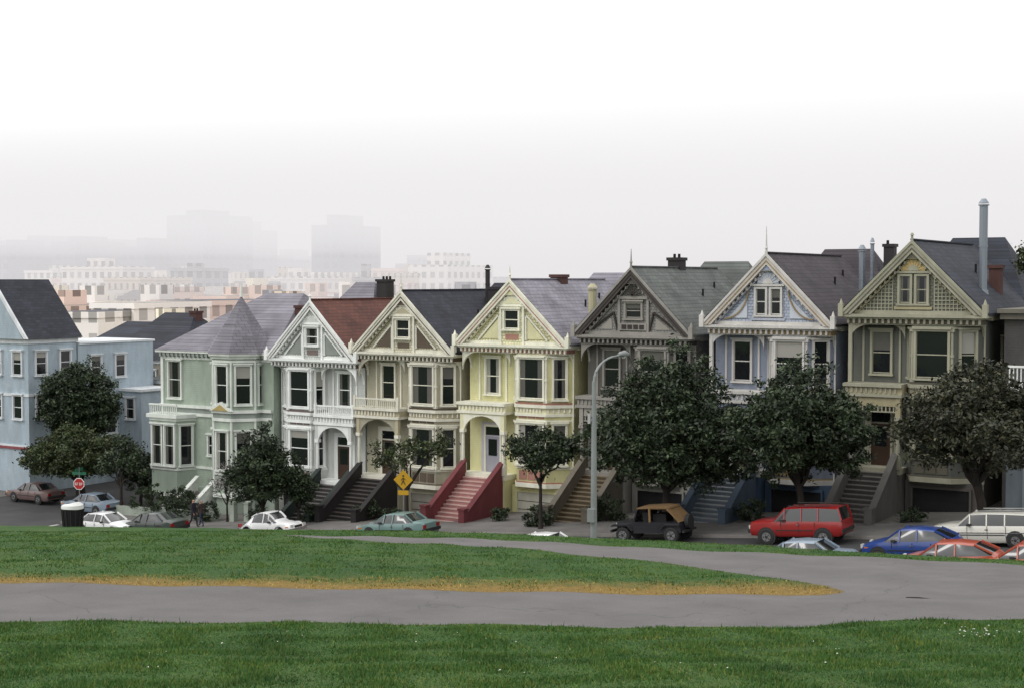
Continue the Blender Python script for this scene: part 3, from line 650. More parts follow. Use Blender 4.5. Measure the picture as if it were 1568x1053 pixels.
def annex():
    e=empty('blue_house_annex',(xr,0,-13));P=Parts();Wl=P['walls'];T=P['trim']
    h=zY(525,113)+13
    Wl.box(-6,0,4.75,12.6,-4,h,blu);T.box(-6.1,.12,4.8,12.72,h,h+.15,bw)
    Wl.box(-6,-.05,-.0,4.7,-4,-.02,blu);T.box(-6,.1,-.1,12.7,.3,.5,redt);T.box(-6,.14,-.1,12.7,.5,.62,bw)
    for y in(6.5,9,):window(P,Matrix.Translation((0,y,0))@Matrix.Rotation(math.pi/2,4,'Z'),.95,1.7,h-2.7,bw)
    Wl.box(0,2.4,9,12.4,-3,4.2,blu);T.box(-.1,2.6,8.8,12.6,4.2,4.4,bw)
    window(P,Matrix.Translation((1.2,9,0)),.9,1.6,2,bw)
    for y in(6,8): window(P,Matrix.Translation((0,y,0))@Matrix.Rotation(math.pi/2,4,'Z'),.95,1.9,.9,bw)
    # roof aerial
    T.cyl(-3,6,h,h+2.2,.02,.015,dark,6); T.beam((-3.8,6,h+2.1),(-2.2,6,h+2.2),.02,.02,dark)
    for i in range(5): T.beam((-3.7+i*.35,5.6,h+2.12+i*.02),(-3.7+i*.35,6.4,h+2.12+i*.02),.015,.015,dark)
    P.build(e)
annex()
tan=C('mid_tan',150,146,134,.13)
x,y=atY(150,126); gablehouse('grey_roofed_house',x,x+9,y+1,y+10,-17,zY(548,126),zY(478,130),tan,bw,r_navy,'x',((4,4),(2,2)),hip=3,chim=(6.5,4.5,11.5,14.3,.8,brick,2))
x,y=atY(118,140); gablehouse('grey_roofed_house',x,x+9,y,y+9,-18,zY(535,140),zY(492,142),C('mid_brown',112,104,96,.13),bw,r_nv2,'x',((3,3),(2,2)),hip=2.5)
x,y=atY(232,118); gablehouse('beige_house',x,x+5.5,y,y+7,-17,zY(580,118),zY(556,120),C('beige',160,156,144,.13),bw,r_grn,'x',((3,3),(2,2)),hip=2)
def nb():
    xl=at(1515,0)+.1; zs=float(S(xl+3)); e=empty('grey_flat_roofed_house',(xl,0,zs));P=Parts();wl=C('nbwall',84,82,80,.13);tr=C('nbtrim',112,108,98);W=9
    Wl=P['walls'];T=P['trim']
    Wl.box(.35,W,1.2,14,-2,9.4,wl);T.box(.2,W+.2,.9,14,9.3,9.6,tr);T.box(.1,W+.3,.7,14,9.6,9.8,tr)
    Wl.box(.8,W,0,1.2,-2,3.1,C('nbgar',104,112,118));T.box(.7,W,-.1,1.2,3.1,3.3,tr)
    for i in range(40): T.cyl(.9+i*.18,0,6.2,7.0,.035,.035,wh,6)
    T.box(.8,W,-.06,.06,7,7.1,wh);Wl.box(.8,W,0,1.2,5.9,6.2,wh)
    for x_ in(2.4,4.6,6.8): window(P,Matrix.Translation((x_,1.2,0)),1,2,6.9,tr);window(P,Matrix.Translation((x_,1.2,0)),1,2,3.6,tr)
    P['garage'].box(1.6,4.4,-.08,.05,-1,2.4,C('nbdoor',130,136,142)); P.build(e)
nb()
# ---------------------------------------------------------------- distant city
def citymat(name,col,wx=3.2,wz=3.4,wf=.45,mor=.75):
    m,nt,b=nm(name);L=nt.links.new;b.inputs['Roughness'].default_value=.8
    tc=N(nt,'ShaderNodeTexCoord');sp=N(nt,'ShaderNodeSeparateXYZ');L(tc.outputs['Object'],sp.inputs[0])
    ad=N(nt,'ShaderNodeMath',operation='ADD');L(sp.outputs[0],ad.inputs[0]);L(sp.outputs[1],ad.inputs[1])
    cb=N(nt,'ShaderNodeCombineXYZ');L(ad.outputs[0],cb.inputs[0]);L(sp.outputs[2],cb.inputs[1])
    c=np.array(col[:3])
    br=N(nt,'ShaderNodeTexBrick');br.offset=0;br.inputs['Scale'].default_value=1;br.inputs['Brick Width'].default_value=wx;br.inputs['Row Height'].default_value=wz
    br.inputs['Mortar Size'].default_value=mor;br.inputs['Mortar Smooth'].default_value=0;br.inputs['Color1'].default_value=(*(c*wf*.6),1);br.inputs['Color2'].default_value=(*(c*wf*1.3),1);br.inputs['Mortar'].default_value=col
    L(cb.outputs[0],br.inputs['Vector'])
    ge=N(nt,'ShaderNodeNewGeometry');sn=N(nt,'ShaderNodeSeparateXYZ');L(ge.outputs['Normal'],sn.inputs[0])
    mx=N(nt,'ShaderNodeMix',data_type='RGBA');L(sn.outputs[2],mx.inputs[0]);L(br.outputs[0],mx.inputs[6]);mx.inputs[7].default_value=(.32,.31,.31,1);mx.clamp_factor=True
    L(mx.outputs[2],b.inputs['Base Color']);return m
cm=[citymat('city_white',lin(240,234,228)),citymat('city_pink',lin(232,206,192)),citymat('city_tan',lin(216,202,186),2.4,3.2),citymat('city_grey',lin(164,164,168),3.8,3.5),citymat('city_cream',lin(240,230,208),2.6,3.1,.35,.9)]
tw=citymat('tower_grey',lin(112,118,134),4,3.7,.8); rfm=[paint('far_roof_%d'%i,lin(*c),0,.9,.3) for i,c in enumerate([(128,122,122),(150,142,138),(176,170,166),(96,96,104)])]
cb=MB()
def cblock(px,py,Y,wpx,dep,mat,setb=True,rot=None):
    x,y=atY(px,Y);w=wpx/F*Y;z=zY(py,Y)
    mb=cb; mb.M=Matrix.Translation((x,y,0))@Matrix.Rotation(math.radians(random.choice((0,0,20,32,-10)) if rot is None else rot),4,'Z')
    mb.box(-w/2,w/2,0,dep,-60,z,mat)
    r=random.random()
    if setb and r<.16 and w<16:
        mb.add([(-w/2-.3,-.3,z),(w/2+.3,-.3,z),(w/2+.3,dep+.3,z),(-w/2-.3,dep+.3,z),(-w/2+1.5,dep/2,z+2.4),(w/2-1.5,dep/2,z+2.4)],[(0,1,5,4),(1,2,5),(2,3,4,5),(3,0,4),(0,3,2,1)],random.choice(rfm))
    elif setb:
        mb.box(-w/2-.2,w/2+.2,-.2,dep+.2,z-.3,z+.6,mat); mb.box(-w/2+.3,w/2-.3,.3,dep-.3,z+.55,z+.65,random.choice(rfm))
        if r<.7: mb.box(-w*.25,w*.05,dep*.3,dep*.6,z+.6,z+random.uniform(2,4.5),mat)
    else: mb.box(-w*.25,w*.15,dep*.2,dep*.8,z,z+random.uniform(2,4),mat)
for i in range(150):
    Y=random.uniform(205,430);px=random.uniform(40,760); py=random.uniform(466,530)-(Y-205)*.1
    cblock(px,py,Y,random.uniform(8,18)*F/Y,random.uniform(9,16),random.choice(cm))
for i in range(70):
    Y=random.uniform(430,640);px=random.uniform(-40,780);py=448-abs(random.gauss(0,14))+(px-300)*.01
    cblock(px,py,Y,random.uniform(12,28)*F/Y*.8,random.uniform(14,28),random.choice(cm))
cblock(172,470,215,80,20,cm[0],rot=10);cblock(262,466,240,100,22,cm[1],rot=0);cblock(118,484,205,70,16,cm[0],rot=20);cblock(322,458,280,66,20,cm[1],rot=0);cblock(60,474,230,60,16,cm[1]);cblock(225,444,330,34,14,cm[1]);cblock(187,428,400,80,20,cm[2],rot=0);cblock(215,500,200,60,14,cm[4],rot=0)
cblock(655,406,430,75,25,cm[0],False,0);cblock(588,414,470,56,25,cm[1],rot=0);cblock(560,428,400,40,20,cm[3]);cblock(285,414,420,50,20,cm[3])
for px,py,Y,w in((497,345,520,50),(287,330,560,84),(345,352,600,46),(205,378,560,54),(150,376,600,46),(98,370,560,54),(38,368,600,64),(400,398,640,44),(425,392,680,40),(0,376,560,36),(620,404,640,36),(-30,380,600,70)):
    cblock(px,py,Y,w,26,tw,False,0)
cb.M=Matrix.Identity(4); cb.build('city_skyline')
def fogmat(name,den,col):
    fm=bpy.data.materials.new(name);fm.use_nodes=True;nt=fm.node_tree;nt.nodes.clear()
    out=nt.nodes.new('ShaderNodeOutputMaterial');ab=nt.nodes.new('ShaderNodeVolumeAbsorption');em=nt.nodes.new('ShaderNodeEmission');ad=nt.nodes.new('ShaderNodeAddShader')
    ab.inputs['Color'].default_value=(0,0,0,1);ab.inputs['Density'].default_value=den;em.inputs['Color'].default_value=(*col,1);em.inputs['Strength'].default_value=den  # emission added to the fog stands in for scattered skylight
    nt.links.new(ab.outputs[0],ad.inputs[0]);nt.links.new(em.outputs[0],ad.inputs[1]);nt.links.new(ad.outputs[0],out.inputs['Volume']);return fm
fb=MB();fb.box(-4200,4200,95,5800,-70,9,fogmat('fog',.0046,(.82,.80,.81)));fb.build('fog_bank')
fb=MB();fb.box(-4200,4200,95,5800,9.05,38,fogmat('fog_cloud',.0082,(.86,.845,.855)));fb.build('fog_cloud_layer')
# ---------------------------------------------------------------- trees
def leafmat(name,c0,c1,c2):
    m,nt,b=nm(name);L=nt.links.new;b.inputs['Roughness'].default_value=.5;b.inputs['Specular IOR Level'].default_value=.3
    ge=N(nt,'ShaderNodeNewGeometry');r=N(nt,'ShaderNodeValToRGB');e=r.color_ramp.elements;e[0].color=(*c0,1);e[1].color=(*c2,1);x=e.new(.65);x.color=(*c1,1)
    L(ge.outputs['Random Per Island'],r.inputs[0])
    a=N(nt,'ShaderNodeAttribute',attribute_name='clump')
    sc2=N(nt,'ShaderNodeVectorMath',operation='SCALE');L(r.outputs[0],sc2.inputs[0]);L(a.outputs['Fac'],sc2.inputs['Scale']);L(sc2.outputs[0],b.inputs['Base Color']);return m
lf=leafmat('leaf_dark',(.014,.025,.012),(.027,.043,.019),(.06,.078,.037))
lf2=leafmat('leaf_olive',(.022,.034,.013),(.042,.06,.02),(.09,.105,.037))
lf3=leafmat('leaf_bronze',(.018,.024,.013),(.033,.036,.019),(.068,.064,.036))
bark=paint('bark',(.035,.029,.025,1),0,.95,.4,bump=.9,nscale=4)
def foliage(name,parent,lumps,nl,size,mat,sig=.2,shell=.6):
    C_=[];K_=[];vol=np.array([(l[3]*l[4]*l[5])**.67 for l in lumps]);vol/=vol.sum()
    for l,v in zip(lumps,vol):
        k=max(6,int(nl*v)); ns=max(5,int(k/55))
        d=rng.normal(size=(ns,3));d/=np.linalg.norm(d,axis=1)[:,None]
        r=(shell+(1-shell)*rng.random(ns))*(1+rng.normal(0,.10,ns))
        sc_=d*r[:,None]*np.array(l[3:6])+np.array(l[:3]); br=rng.uniform(.55,1.4,ns)
        pick=rng.integers(0,ns,k); q=sc_[pick]+rng.normal(size=(k,3))*np.array([1,1,.75])*sig*rng.uniform(.6,1.3,(ns,1))[pick]
        C_.append(q);K_.append(br[pick])
    Cn=np.concatenate(C_);k=len(Cn);Kn=np.concatenate(K_)
    nrm=rng.normal(size=(k,3))+np.array([0,0,.8]);nrm/=np.linalg.norm(nrm,axis=1)[:,None]
    a=np.cross(nrm,rng.normal(size=(k,3)));a/=np.linalg.norm(a,axis=1)[:,None];b_=np.cross(nrm,a)
    s=size*rng.uniform(.6,1.3,(k,1))
    V=np.stack([Cn-a*s,Cn+b_*s*.5,Cn+a*s,Cn-b_*s*.5],1).reshape(-1,3)
    npmesh(name,V,np.arange(4*k).reshape(-1,4),mat,{'clump':np.repeat(Kn,4)},smooth=False,parent=parent)
def limb(mb,p,q,r0,r1,wob=.15,n=5):
    p=Vector(p);q=Vector(q);L=(q-p).length;pts=[];rad=[]
    for i in range(n+1):
        t=i/n;w=Vector([random.uniform(-1,1)*wob*L*.25*math.sin(math.pi*t) for _ in range(3)]);w.z+=0.08*L*math.sin(math.pi*t)
        pts.append(p.lerp(q,t)+w);rad.append(r0+(r1-r0)*t)
    mb.tube(pts,rad,bark,7);return pts
def tree(name,x,y,fork,lumps,nl,size=.11,mat=None,tr=.2,lean=(0,0),sig=.2,shell=.6,z=None):
    if z is None:
        z=g(x,y)if not(-8<y<-4.2)else float(S(x))+.14
    e=empty(name,(x,y,z));mb=MB()
    f=Vector((lean[0],lean[1],fork)); mb.tube([(0,0,-.3),(0,0,.0),(.02,0,.3),(lean[0]*.4,lean[1]*.4,fork*.6),tuple(f)],[tr*1.5,tr*1.35,tr,tr*.85,tr*.75],bark,9)
    for l in lumps:
        c=Vector(l[:3]);pts=limb(mb,f+Vector((0,0,random.uniform(-.3,0))),c,tr*.55,tr*.18,.35)
        for _ in range(4):
            s=random.choice(pts[2:]);d=Vector([random.uniform(-.85,.85)*l[3+i] for i in range(3)]);limb(mb,s,c+d,tr*.18,.015,.3,4)
    mb.build('trunk',e,smooth=60); foliage('leaves',e,lumps,nl,size,mat or lf,sig,shell)
    return e
def crown(w,h,z0,n=9,d=None,flat=1.):
    d=d or w; L=[]
    for i in range(n):
        a=2*math.pi*i/n+random.uniform(-.3,.3);rr=random.uniform(.42,.62)
        zz=z0+h*random.uniform(.27,.6);s=random.uniform(.23,.32)
        L.append((math.cos(a)*rr*w/2,math.sin(a)*rr*d/2,zz,w*s,d*s,h*.27*flat))
    L.append((0,0,z0+h*.7,w*.3,d*.3,h*.3));L.append((w*.14,0,z0+h*.5,w*.3,d*.3,h*.3));L.append((-w*.17,d*.1,z0+h*.6,w*.28,d*.28,h*.29))
    return L
SY=-6.4
def tx(px,sy=SY): return at(px,sy)
tree('street_tree',tx(1022),SY,2.2,crown(7.5,7.6,1.8,12),56000,.115,lf,.24,shell=.5)
tree('street_tree',tx(1232),SY,2.2,crown(6.5,6.0,2.2,11),40000,.11,lf,.2,lean=(-.2,0),shell=.5)
tree('street_tree',tx(1512),SY,2.2,crown(7.0,5.0,2.7,12),38000,.11,lf3,.24,lean=(-.4,.1),shell=.5)
tree('street_tree',tx(828),SY,2.4,[(-1.1,0,4.3,.9,.9,.7),(.2,.3,4.6,1.1,.9,.8),(1.2,0,4.2,.8,.8,.6),(.3,-.5,3.7,.8,.8,.5),(1.9,.2,4.5,.6,.6,.5),(-.4,0,3.5,.5,.5,.4)],7000,.1,lf,.11)
tree('street_tree',tx(622),SY,2.2,[(-1.7,0,3.9,.7,.7,.55),(-.6,.2,4.4,.8,.8,.5),(.9,.2,4.8,.8,.8,.5),(2.0,0,4.5,.9,.8,.5),(2.6,.2,5.2,.5,.5,.4),(.3,-.5,3.9,.7,.7,.4),(-2.2,0,4.4,.4,.4,.4)],2700,.1,lf2,.12)
tree('street_tree',tx(400),SY,1.2,crown(4.0,4.8,1.3,9),18000,.11,lf,.14)
tree('street_tree',tx(438),-5.4,1.0,crown(2.0,3.0,.6,6),4500,.1,lf,.1)
tree('street_tree',tx(182,-4),-4,2.0,[(-.8,0,3.6,.9,.8,.7),(.7,0,3.9,.9,.8,.7),(.1,.2,4.7,.8,.8,.6),(1.5,0,3.2,.6,.6,.4),(-1.5,0,2.9,.5,.5,.5)],3600,.11,lf,.12)
x,y=atY(120,105.5);tree('round_tree',x,y,3.5,[(0,0,6.8,2.7,2.6,2.4),(-1.0,0,6.0,2.1,2,1.8),(1.1,0,6.0,2.0,2,1.8)],42000,.12,lf,.25,sig=.2,shell=.8,z=-15.6)
x,y=atY(116,101);tree('spreading_tree',x,y,1.5,crown(9.6,4.2,1.4,15,5),38000,.11,lf2,.2,z=-15.7)
x,y=atY(212,101);tree('round_tree',x,y,1.0,crown(2.6,3.6,.4,6),7000,.11,lf,.1,z=-15.7)
tree('flowering_tree',tx(345,-4.5),-4.5,1.2,crown(1.8,2.6,1.2,5),900,.08,leafmat('blossom',(.08,.07,.07),(.2,.17,.18),(.38,.34,.34)),.07)
tree('tall_tree',at(1600,6)+.8,6,9,[(-1.3,0,12.2,1.0,.9,.5),(-.6,0,13.0,.9,.9,.5),(.6,0,12.6,1.2,1,.8),(0,0,11.6,.9,.9,.5),(-1.9,0,12.6,.5,.4,.3)],4500,.11,lf2,.2)
def bush(name,px,sy,w,h,nl,mat=lf,zo=0):
    x=at(px,sy);e=empty(name,(x,sy,float(S(x))+.12+zo))
    mb=MB()
    for i in range(6): limb(mb,(0,0,-.1),(random.uniform(-w,w)*.3,random.uniform(-w,w)*.3,h*.7),.03,.01)
    mb.build('stems',e)
    foliage('leaves',e,[(0,0,h*.45,w*.45,w*.4,h*.5),(-w*.25,0,h*.35,w*.3,w*.3,h*.38),(w*.25,.1,h*.4,w*.3,w*.3,h*.4)],nl,.07,mat,.1,.6)
for a in((822,-5.6,1.5,1.3,2200),(930,-3.2,2.2,1.4,2500),(560,-3,1.6,1.2,1500),(470,-4,1.8,1.2,1500),(255,-4.5,3.0,1.9,4200),(310,-4.4,2.2,1.4,2400),(225,-3.5,3,2.4,4000),(275,-3,2.2,2.6,3500),(1150,-3.2,1.8,1.2,1800),(600,-3.6,1.4,1.,1200),(395,-4.3,1.8,1.1,1300),(765,-3.4,1.,.9,1000),(1400,-3.2,1.2,.8,1000)): bush('shrub',*a)
b=MB(); gw=C('gwallc',160,168,156)
for x0 in np.arange(-57,-47,2.0):
    z=float(S(x0+1)); b.box(x0,x0+2.0,-4.15,-3.95,z-.5,z+.75,gw)
b.build('garden_wall')
# ---------------------------------------------------------------- cars
rub=plain('tyre',(.015,.015,.015,1),.85);chrome=plain('chrome',(.5,.5,.51,1),.25,.9);blk=plain('black_trim',(.02,.02,.02,1),.5);lampw=plain('headlamp',(.5,.5,.48,1),.1);lampr=plain('tail_lamp',(.25,.01,.01,1),.2);lampo=plain('indicator',(.5,.15,.02,1),.2)
def carpaint(n,c): return plain(n,c,.3,coat=.45)
def wheel(mb,x,y,r,w=.2):
    sg=1 if y>0 else -1
    prof=[(-w/2,r*.9),(-w*.35,r),(w*.35,r),(w/2,r*.9)]
    mb.tube([(x,y+sg*a,r) for a,_ in prof],[b_ for _,b_ in prof],rub,20)
    mb.tube([(x,y+sg*(w/2-.02),r),(x,y+sg*(w/2+.006),r)],[r*.60,r*.56],chrome,16); mb.tube([(x,y+sg*(w/2),r),(x,y+sg*(w/2+.02),r)],[r*.22,r*.18],blk,10)
    for i in range(5):
        t=i*2*math.pi/5; mb.beam((x+r*.3*math.cos(t),y+sg*(w/2+.004),r+r*.3*math.sin(t)),(x+r*.48*math.cos(t),y+sg*(w/2+.004),r+r*.48*math.sin(t)),.02,.05,blk)
def car(name,st,x,sy,pm,facing=-1,hw=.84,wb=(1.35,-1.3),r=.31,bump=None,L=(2.25,-2.25),extra=None,zoff=0,rot=0,pill=None):
    z=float(S(x)); sl=(float(S(x+1))-float(S(x-1)))/2
    e=empty(name,(x,sy,z+.002+zoff)); fwd=Vector((facing,0,facing*sl)).normalized(); up=Vector((-sl,0,1)).normalized(); lf_=up.cross(fwd)
    e.rotation_euler=(Matrix((fwd,lf_,up)).transposed().to_4x4()@Matrix.Rotation(rot,4,'Z')).to_euler()
    P=Parts();B=P['body']
    rings=[]
    for s in st:
        X,zb,zl,zt,h,ht=s[:6]; zm=zb+(zl-zb)*.55
        half=[(h*.90,zb),(h*.985,zb+.10),(h,zm),(h*.965,zl),(ht+.0,zt-.05),(max(ht-.13,.05),zt)]
        rings.append([(X,yy,zz) for yy,zz in half]+[(X,-yy,zz) for yy,zz in half[::-1]])
    n=12
    for i in range(len(st)-1):
        for j in range(n):
            k=(j+1)%n; m=pm
            if j in(3,7) and st[i][6]: m=cglass
            if j==5 and st[i][7]: m=cglass
            if j==11: m=blk
            B.add([rings[i][j],rings[i][k],rings[i+1][k],rings[i+1][j]],[(0,1,2,3)],m)
    B.add(rings[0],[tuple(range(12))],pm);B.add(rings[-1],[tuple(range(12))],pm)
    A_=P['trim']
    for wx in wb:
        for sg in(1,-1):
            A_.tube([(wx,sg*(hw-.25),r+.02),(wx,sg*(hw+.004),r+.02)],[r+.065,r+.065],blk,20); wheel(P['wheels'],wx,sg*(hw-.07),r)
    f,bk=L
    zf=st[1][1]
    A_.box(f-.08,f+.07,-hw*.93,hw*.93,zf+.12,zf+.27,bump or blk);A_.box(bk-.07,bk+.08,-hw*.93,hw*.93,zf+.14,zf+.3,bump or blk)
    for sg in(1,-1):
        A_.box(f-.06,f+.03,sg*hw*.55,sg*hw*.86,zf+.32,zf+.47,lampw);A_.box(bk-.03,bk+.06,sg*hw*.58,sg*hw*.88,zf+.34,zf+.52,lampr)
        A_.box(f-.4,f-.14,sg*hw*.94,sg*(hw*.95+.01),zf+.33,zf+.38,lampo)
        zl=[s for s in st if s[6]][0][2]
        A_.box(.45,.60,sg*(hw+.02),sg*(hw+.14),zl+.02,zl+.12,blk)
        A_.box(wb[1]+r+.1,wb[0]-r-.1,sg*(hw-.02),sg*(hw+.010),zf+.24,zf+.28,blk)
        A_.box(-.25,-.12,sg*(hw-.02),sg*(hw+.018),zl-.14,zl-.115,chrome)
        for dx in(.62,-.22,-.98): A_.box(dx,dx+.012,sg*(hw-.02),sg*(hw+.003),zf+.1,zl-.02,blk)
    A_.box(f-.02,f+.04,-.3,.3,zf+.3,zf+.42,blk)
    for i,s in enumerate(st[:-1]):
        if s[7]:
            t=st[i+1]
            for sg in(1,-1): A_.beam((s[0],sg*(s[5]-.03),s[3]-.0),(t[0],sg*(t[5]-.03),t[3]-.0),.075,.06,pm)
        if s[6] and not s[7] and (pill is None or i in pill):
            t=st[i]
            for sg in(1,-1): A_.beam((t[0],sg*t[4]*.97,t[2]),(t[0],sg*(t[5]+.01),t[3]-.04),.05,.07,pm)
    if extra: extra(P,pm)
    for k,b in P.items():
        ob=b.build(k,e,smooth=38)
        if k=='body':
            bm=bmesh.new();bm.from_mesh(ob.data);bmesh.ops.remove_doubles(bm,verts=bm.verts,dist=.001);bmesh.ops.recalc_face_normals(bm,faces=bm.faces);bm.to_mesh(ob.data);bm.free()
            ob.data.polygons.foreach_set('use_smooth',[True]*len(ob.data.polygons));ob.data.set_sharp_from_angle(angle=math.radians(40))
    return e
sedan=[(2.27,.33,.52,.56,.70,.60,0,0),(2.18,.26,.62,.70,.80,.70,0,0),(1.6,.2,.76,.82,.84,.74,0,0),(1.05,.19,.84,.90,.84,.72,1,1),(.35,.19,.87,1.34,.84,.60,1,0),(-.25,.19,.88,1.38,.84,.60,1,0),(-.95,.19,.89,1.34,.84,.60,1,1),(-1.5,.19,.9,.97,.84,.7,0,0),(-2.1,.22,.88,.94,.82,.7,0,0),(-2.24,.3,.8,.85,.76,.64,0,0)]
hatch=[(1.95,.33,.52,.56,.70,.60,0,0),(1.86,.26,.62,.70,.80,.70,0,0),(1.4,.2,.76,.82,.83,.72,0,0),(.95,.19,.84,.90,.83,.70,1,1),(.3,.19,.87,1.34,.83,.60,1,0),(-.4,.19,.88,1.37,.83,.60,1,0),(-1.1,.19,.9,1.30,.83,.58,1,1),(-1.75,.22,.93,.99,.80,.62,0,0),(-1.9,.3,.8,.9,.76,.6,0,0)]
wagon=[(2.3,.36,.6,.66,.72,.66,0,0),(2.22,.28,.72,.8,.82,.72,0,0),(1.6,.22,.86,.92,.84,.74,0,0),(1.0,.2,.9,.96,.84,.72,1,1),(.5,.2,.92,1.40,.84,.64,1,0),(-.2,.2,.92,1.44,.84,.64,1,0),(-.95,.2,.92,1.43,.84,.64,1,0),(-1.85,.22,.92,1.38,.83,.62,1,1),(-2.2,.28,.9,1.0,.8,.7,0,0),(-2.28,.34,.75,.8,.76,.66,0,0)]
suv=[(2.2,.5,.8,.86,.74,.68,0,0),(2.12,.42,.95,1.03,.84,.76,0,0),(1.4,.38,1.02,1.1,.86,.78,0,0),(.95,.38,1.06,1.12,.86,.76,1,1),(.45,.38,1.08,1.66,.86,.68,1,0),(-.35,.38,1.08,1.70,.86,.68,1,0),(-1.15,.38,1.08,1.70,.86,.68,1,0),(-2.05,.4,1.08,1.66,.85,.66,1,1),(-2.2,.45,1.06,1.12,.83,.74,0,0),(-2.24,.5,.9,1.0,.8,.7,0,0)]
beetle=[]
for i in range(19):
    t=i/18; X=2.0-4.0*t
    zt=np.interp(t,[0,.04,.12,.25,.31,.42,.52,.62,.75,.88,.96,1],[.5,.68,.82,.9,.93,1.36,1.46,1.42,1.22,.92,.66,.48]); zl=min(zt-.04,float(np.interp(t,[0,.1,.3,.7,.9,1],[.42,.66,.86,.88,.72,.4])))
    h=float(np.interp(t,[0,.06,.2,.5,.8,.94,1],[.4,.6,.76,.78,.76,.6,.4]));ht=float(np.interp(t,[0,.1,.3,.45,.6,.8,1],[.3,.42,.55,.55,.55,.45,.28]))
    beetle.append((X,.26,zl,float(zt),h,ht,1 if 5<=i<=12 else 0,1 if i in(6,7,12,13) else 0))
def beet_x(P,pm):
    A_=P['trim']
    for wx in(1.25,-1.2):
        for sg in(1,-1):
            prev=None
            for i in range(10):
                t=math.pi*i/9; p=(wx+.46*math.cos(t),sg*.7,.30+.44*math.sin(t))
                if prev: A_.beam(prev,p,.32,.09,pm)
                prev=p
def suv_x(P,pm):
    A_=P['trim']
    A_.beam((-1.7,.6,1.75),(.3,.6,1.76),.04,.04,blk);A_.beam((-1.7,-.6,1.75),(.3,-.6,1.76),.04,.04,blk)
def wag_x(P,pm):
    A_=P['trim']
    for y in(.5,-.5): A_.beam((-1.7,y,1.49),(.2,y,1.5),.04,.04,chrome)
    for sg in(1,-1): A_.box(-2.0,1.9,sg*.83,sg*.855,.62,.65,chrome)
red=carpaint('red_paint',(.25,.014,.014,1));blue=carpaint('blue_paint',(.016,.045,.20,1));orange=carpaint('orange_paint',(.34,.065,.035,1));whp=carpaint('cream_white_paint',(.6,.59,.53,1));grn=carpaint('sage_green_paint',(.13,.21,.20,1));slv=carpaint('silver_blue_paint',(.20,.25,.31,1));mar=carpaint('tan_paint',(.15,.10,.095,1));dgr=carpaint('dark_green_paint',(.04,.05,.045,1));wht=carpaint('white_paint',(.66,.66,.66,1))
FS=-9.1; NS=-16.9
car('red_suv',suv,at(1231,FS),FS,red,-1,.86,(1.35,-1.35),.37,blk,(2.2,-2.2),suv_x)
car('white_station_wagon',wagon,at(1518,FS),FS,whp,-1,.84,(1.4,-1.35),.32,chrome,(2.28,-2.26),wag_x)
car('white_beetle_car',beetle,at(415,FS),FS,wht,1,.74,(1.25,-1.2),.31,chrome,(1.98,-1.98),beet_x,pill=(9,))
car('green_sedan',sedan,at(609,FS),FS,grn,-1)
car('blue_hatchback',hatch,at(1404,NS+3.6),NS+3.6,blue,-1,.83,(1.2,-1.2),.3,blk,(1.92,-1.88))
car('orange_hatchback',hatch,at(1462,NS+.2),NS+.2,orange,-1,.83,(1.2,-1.2),.3,blk,(1.92,-1.88))
car('red_sedan',sedan,at(1590,NS),NS,orange,-1)
car('silver_blue_sedan',sedan,at(1228,NS),NS,slv,-1)
car('white_sedan',sedan,at(824,NS+1.0),NS+1.0,wht,-1)
car('tan_sedan',sedan,at(50,-2.5),-2.5,mar,-1,zoff=.1)
car('silver_blue_sedan',sedan,at(137,-4.2),-4.2,slv,-1,zoff=.1)
car('white_sedan',sedan,at(160,-9.9),-9.9,wht,1)
car('dark_green_sedan',sedan,at(232,-9.2),-9.2,dgr,-1)
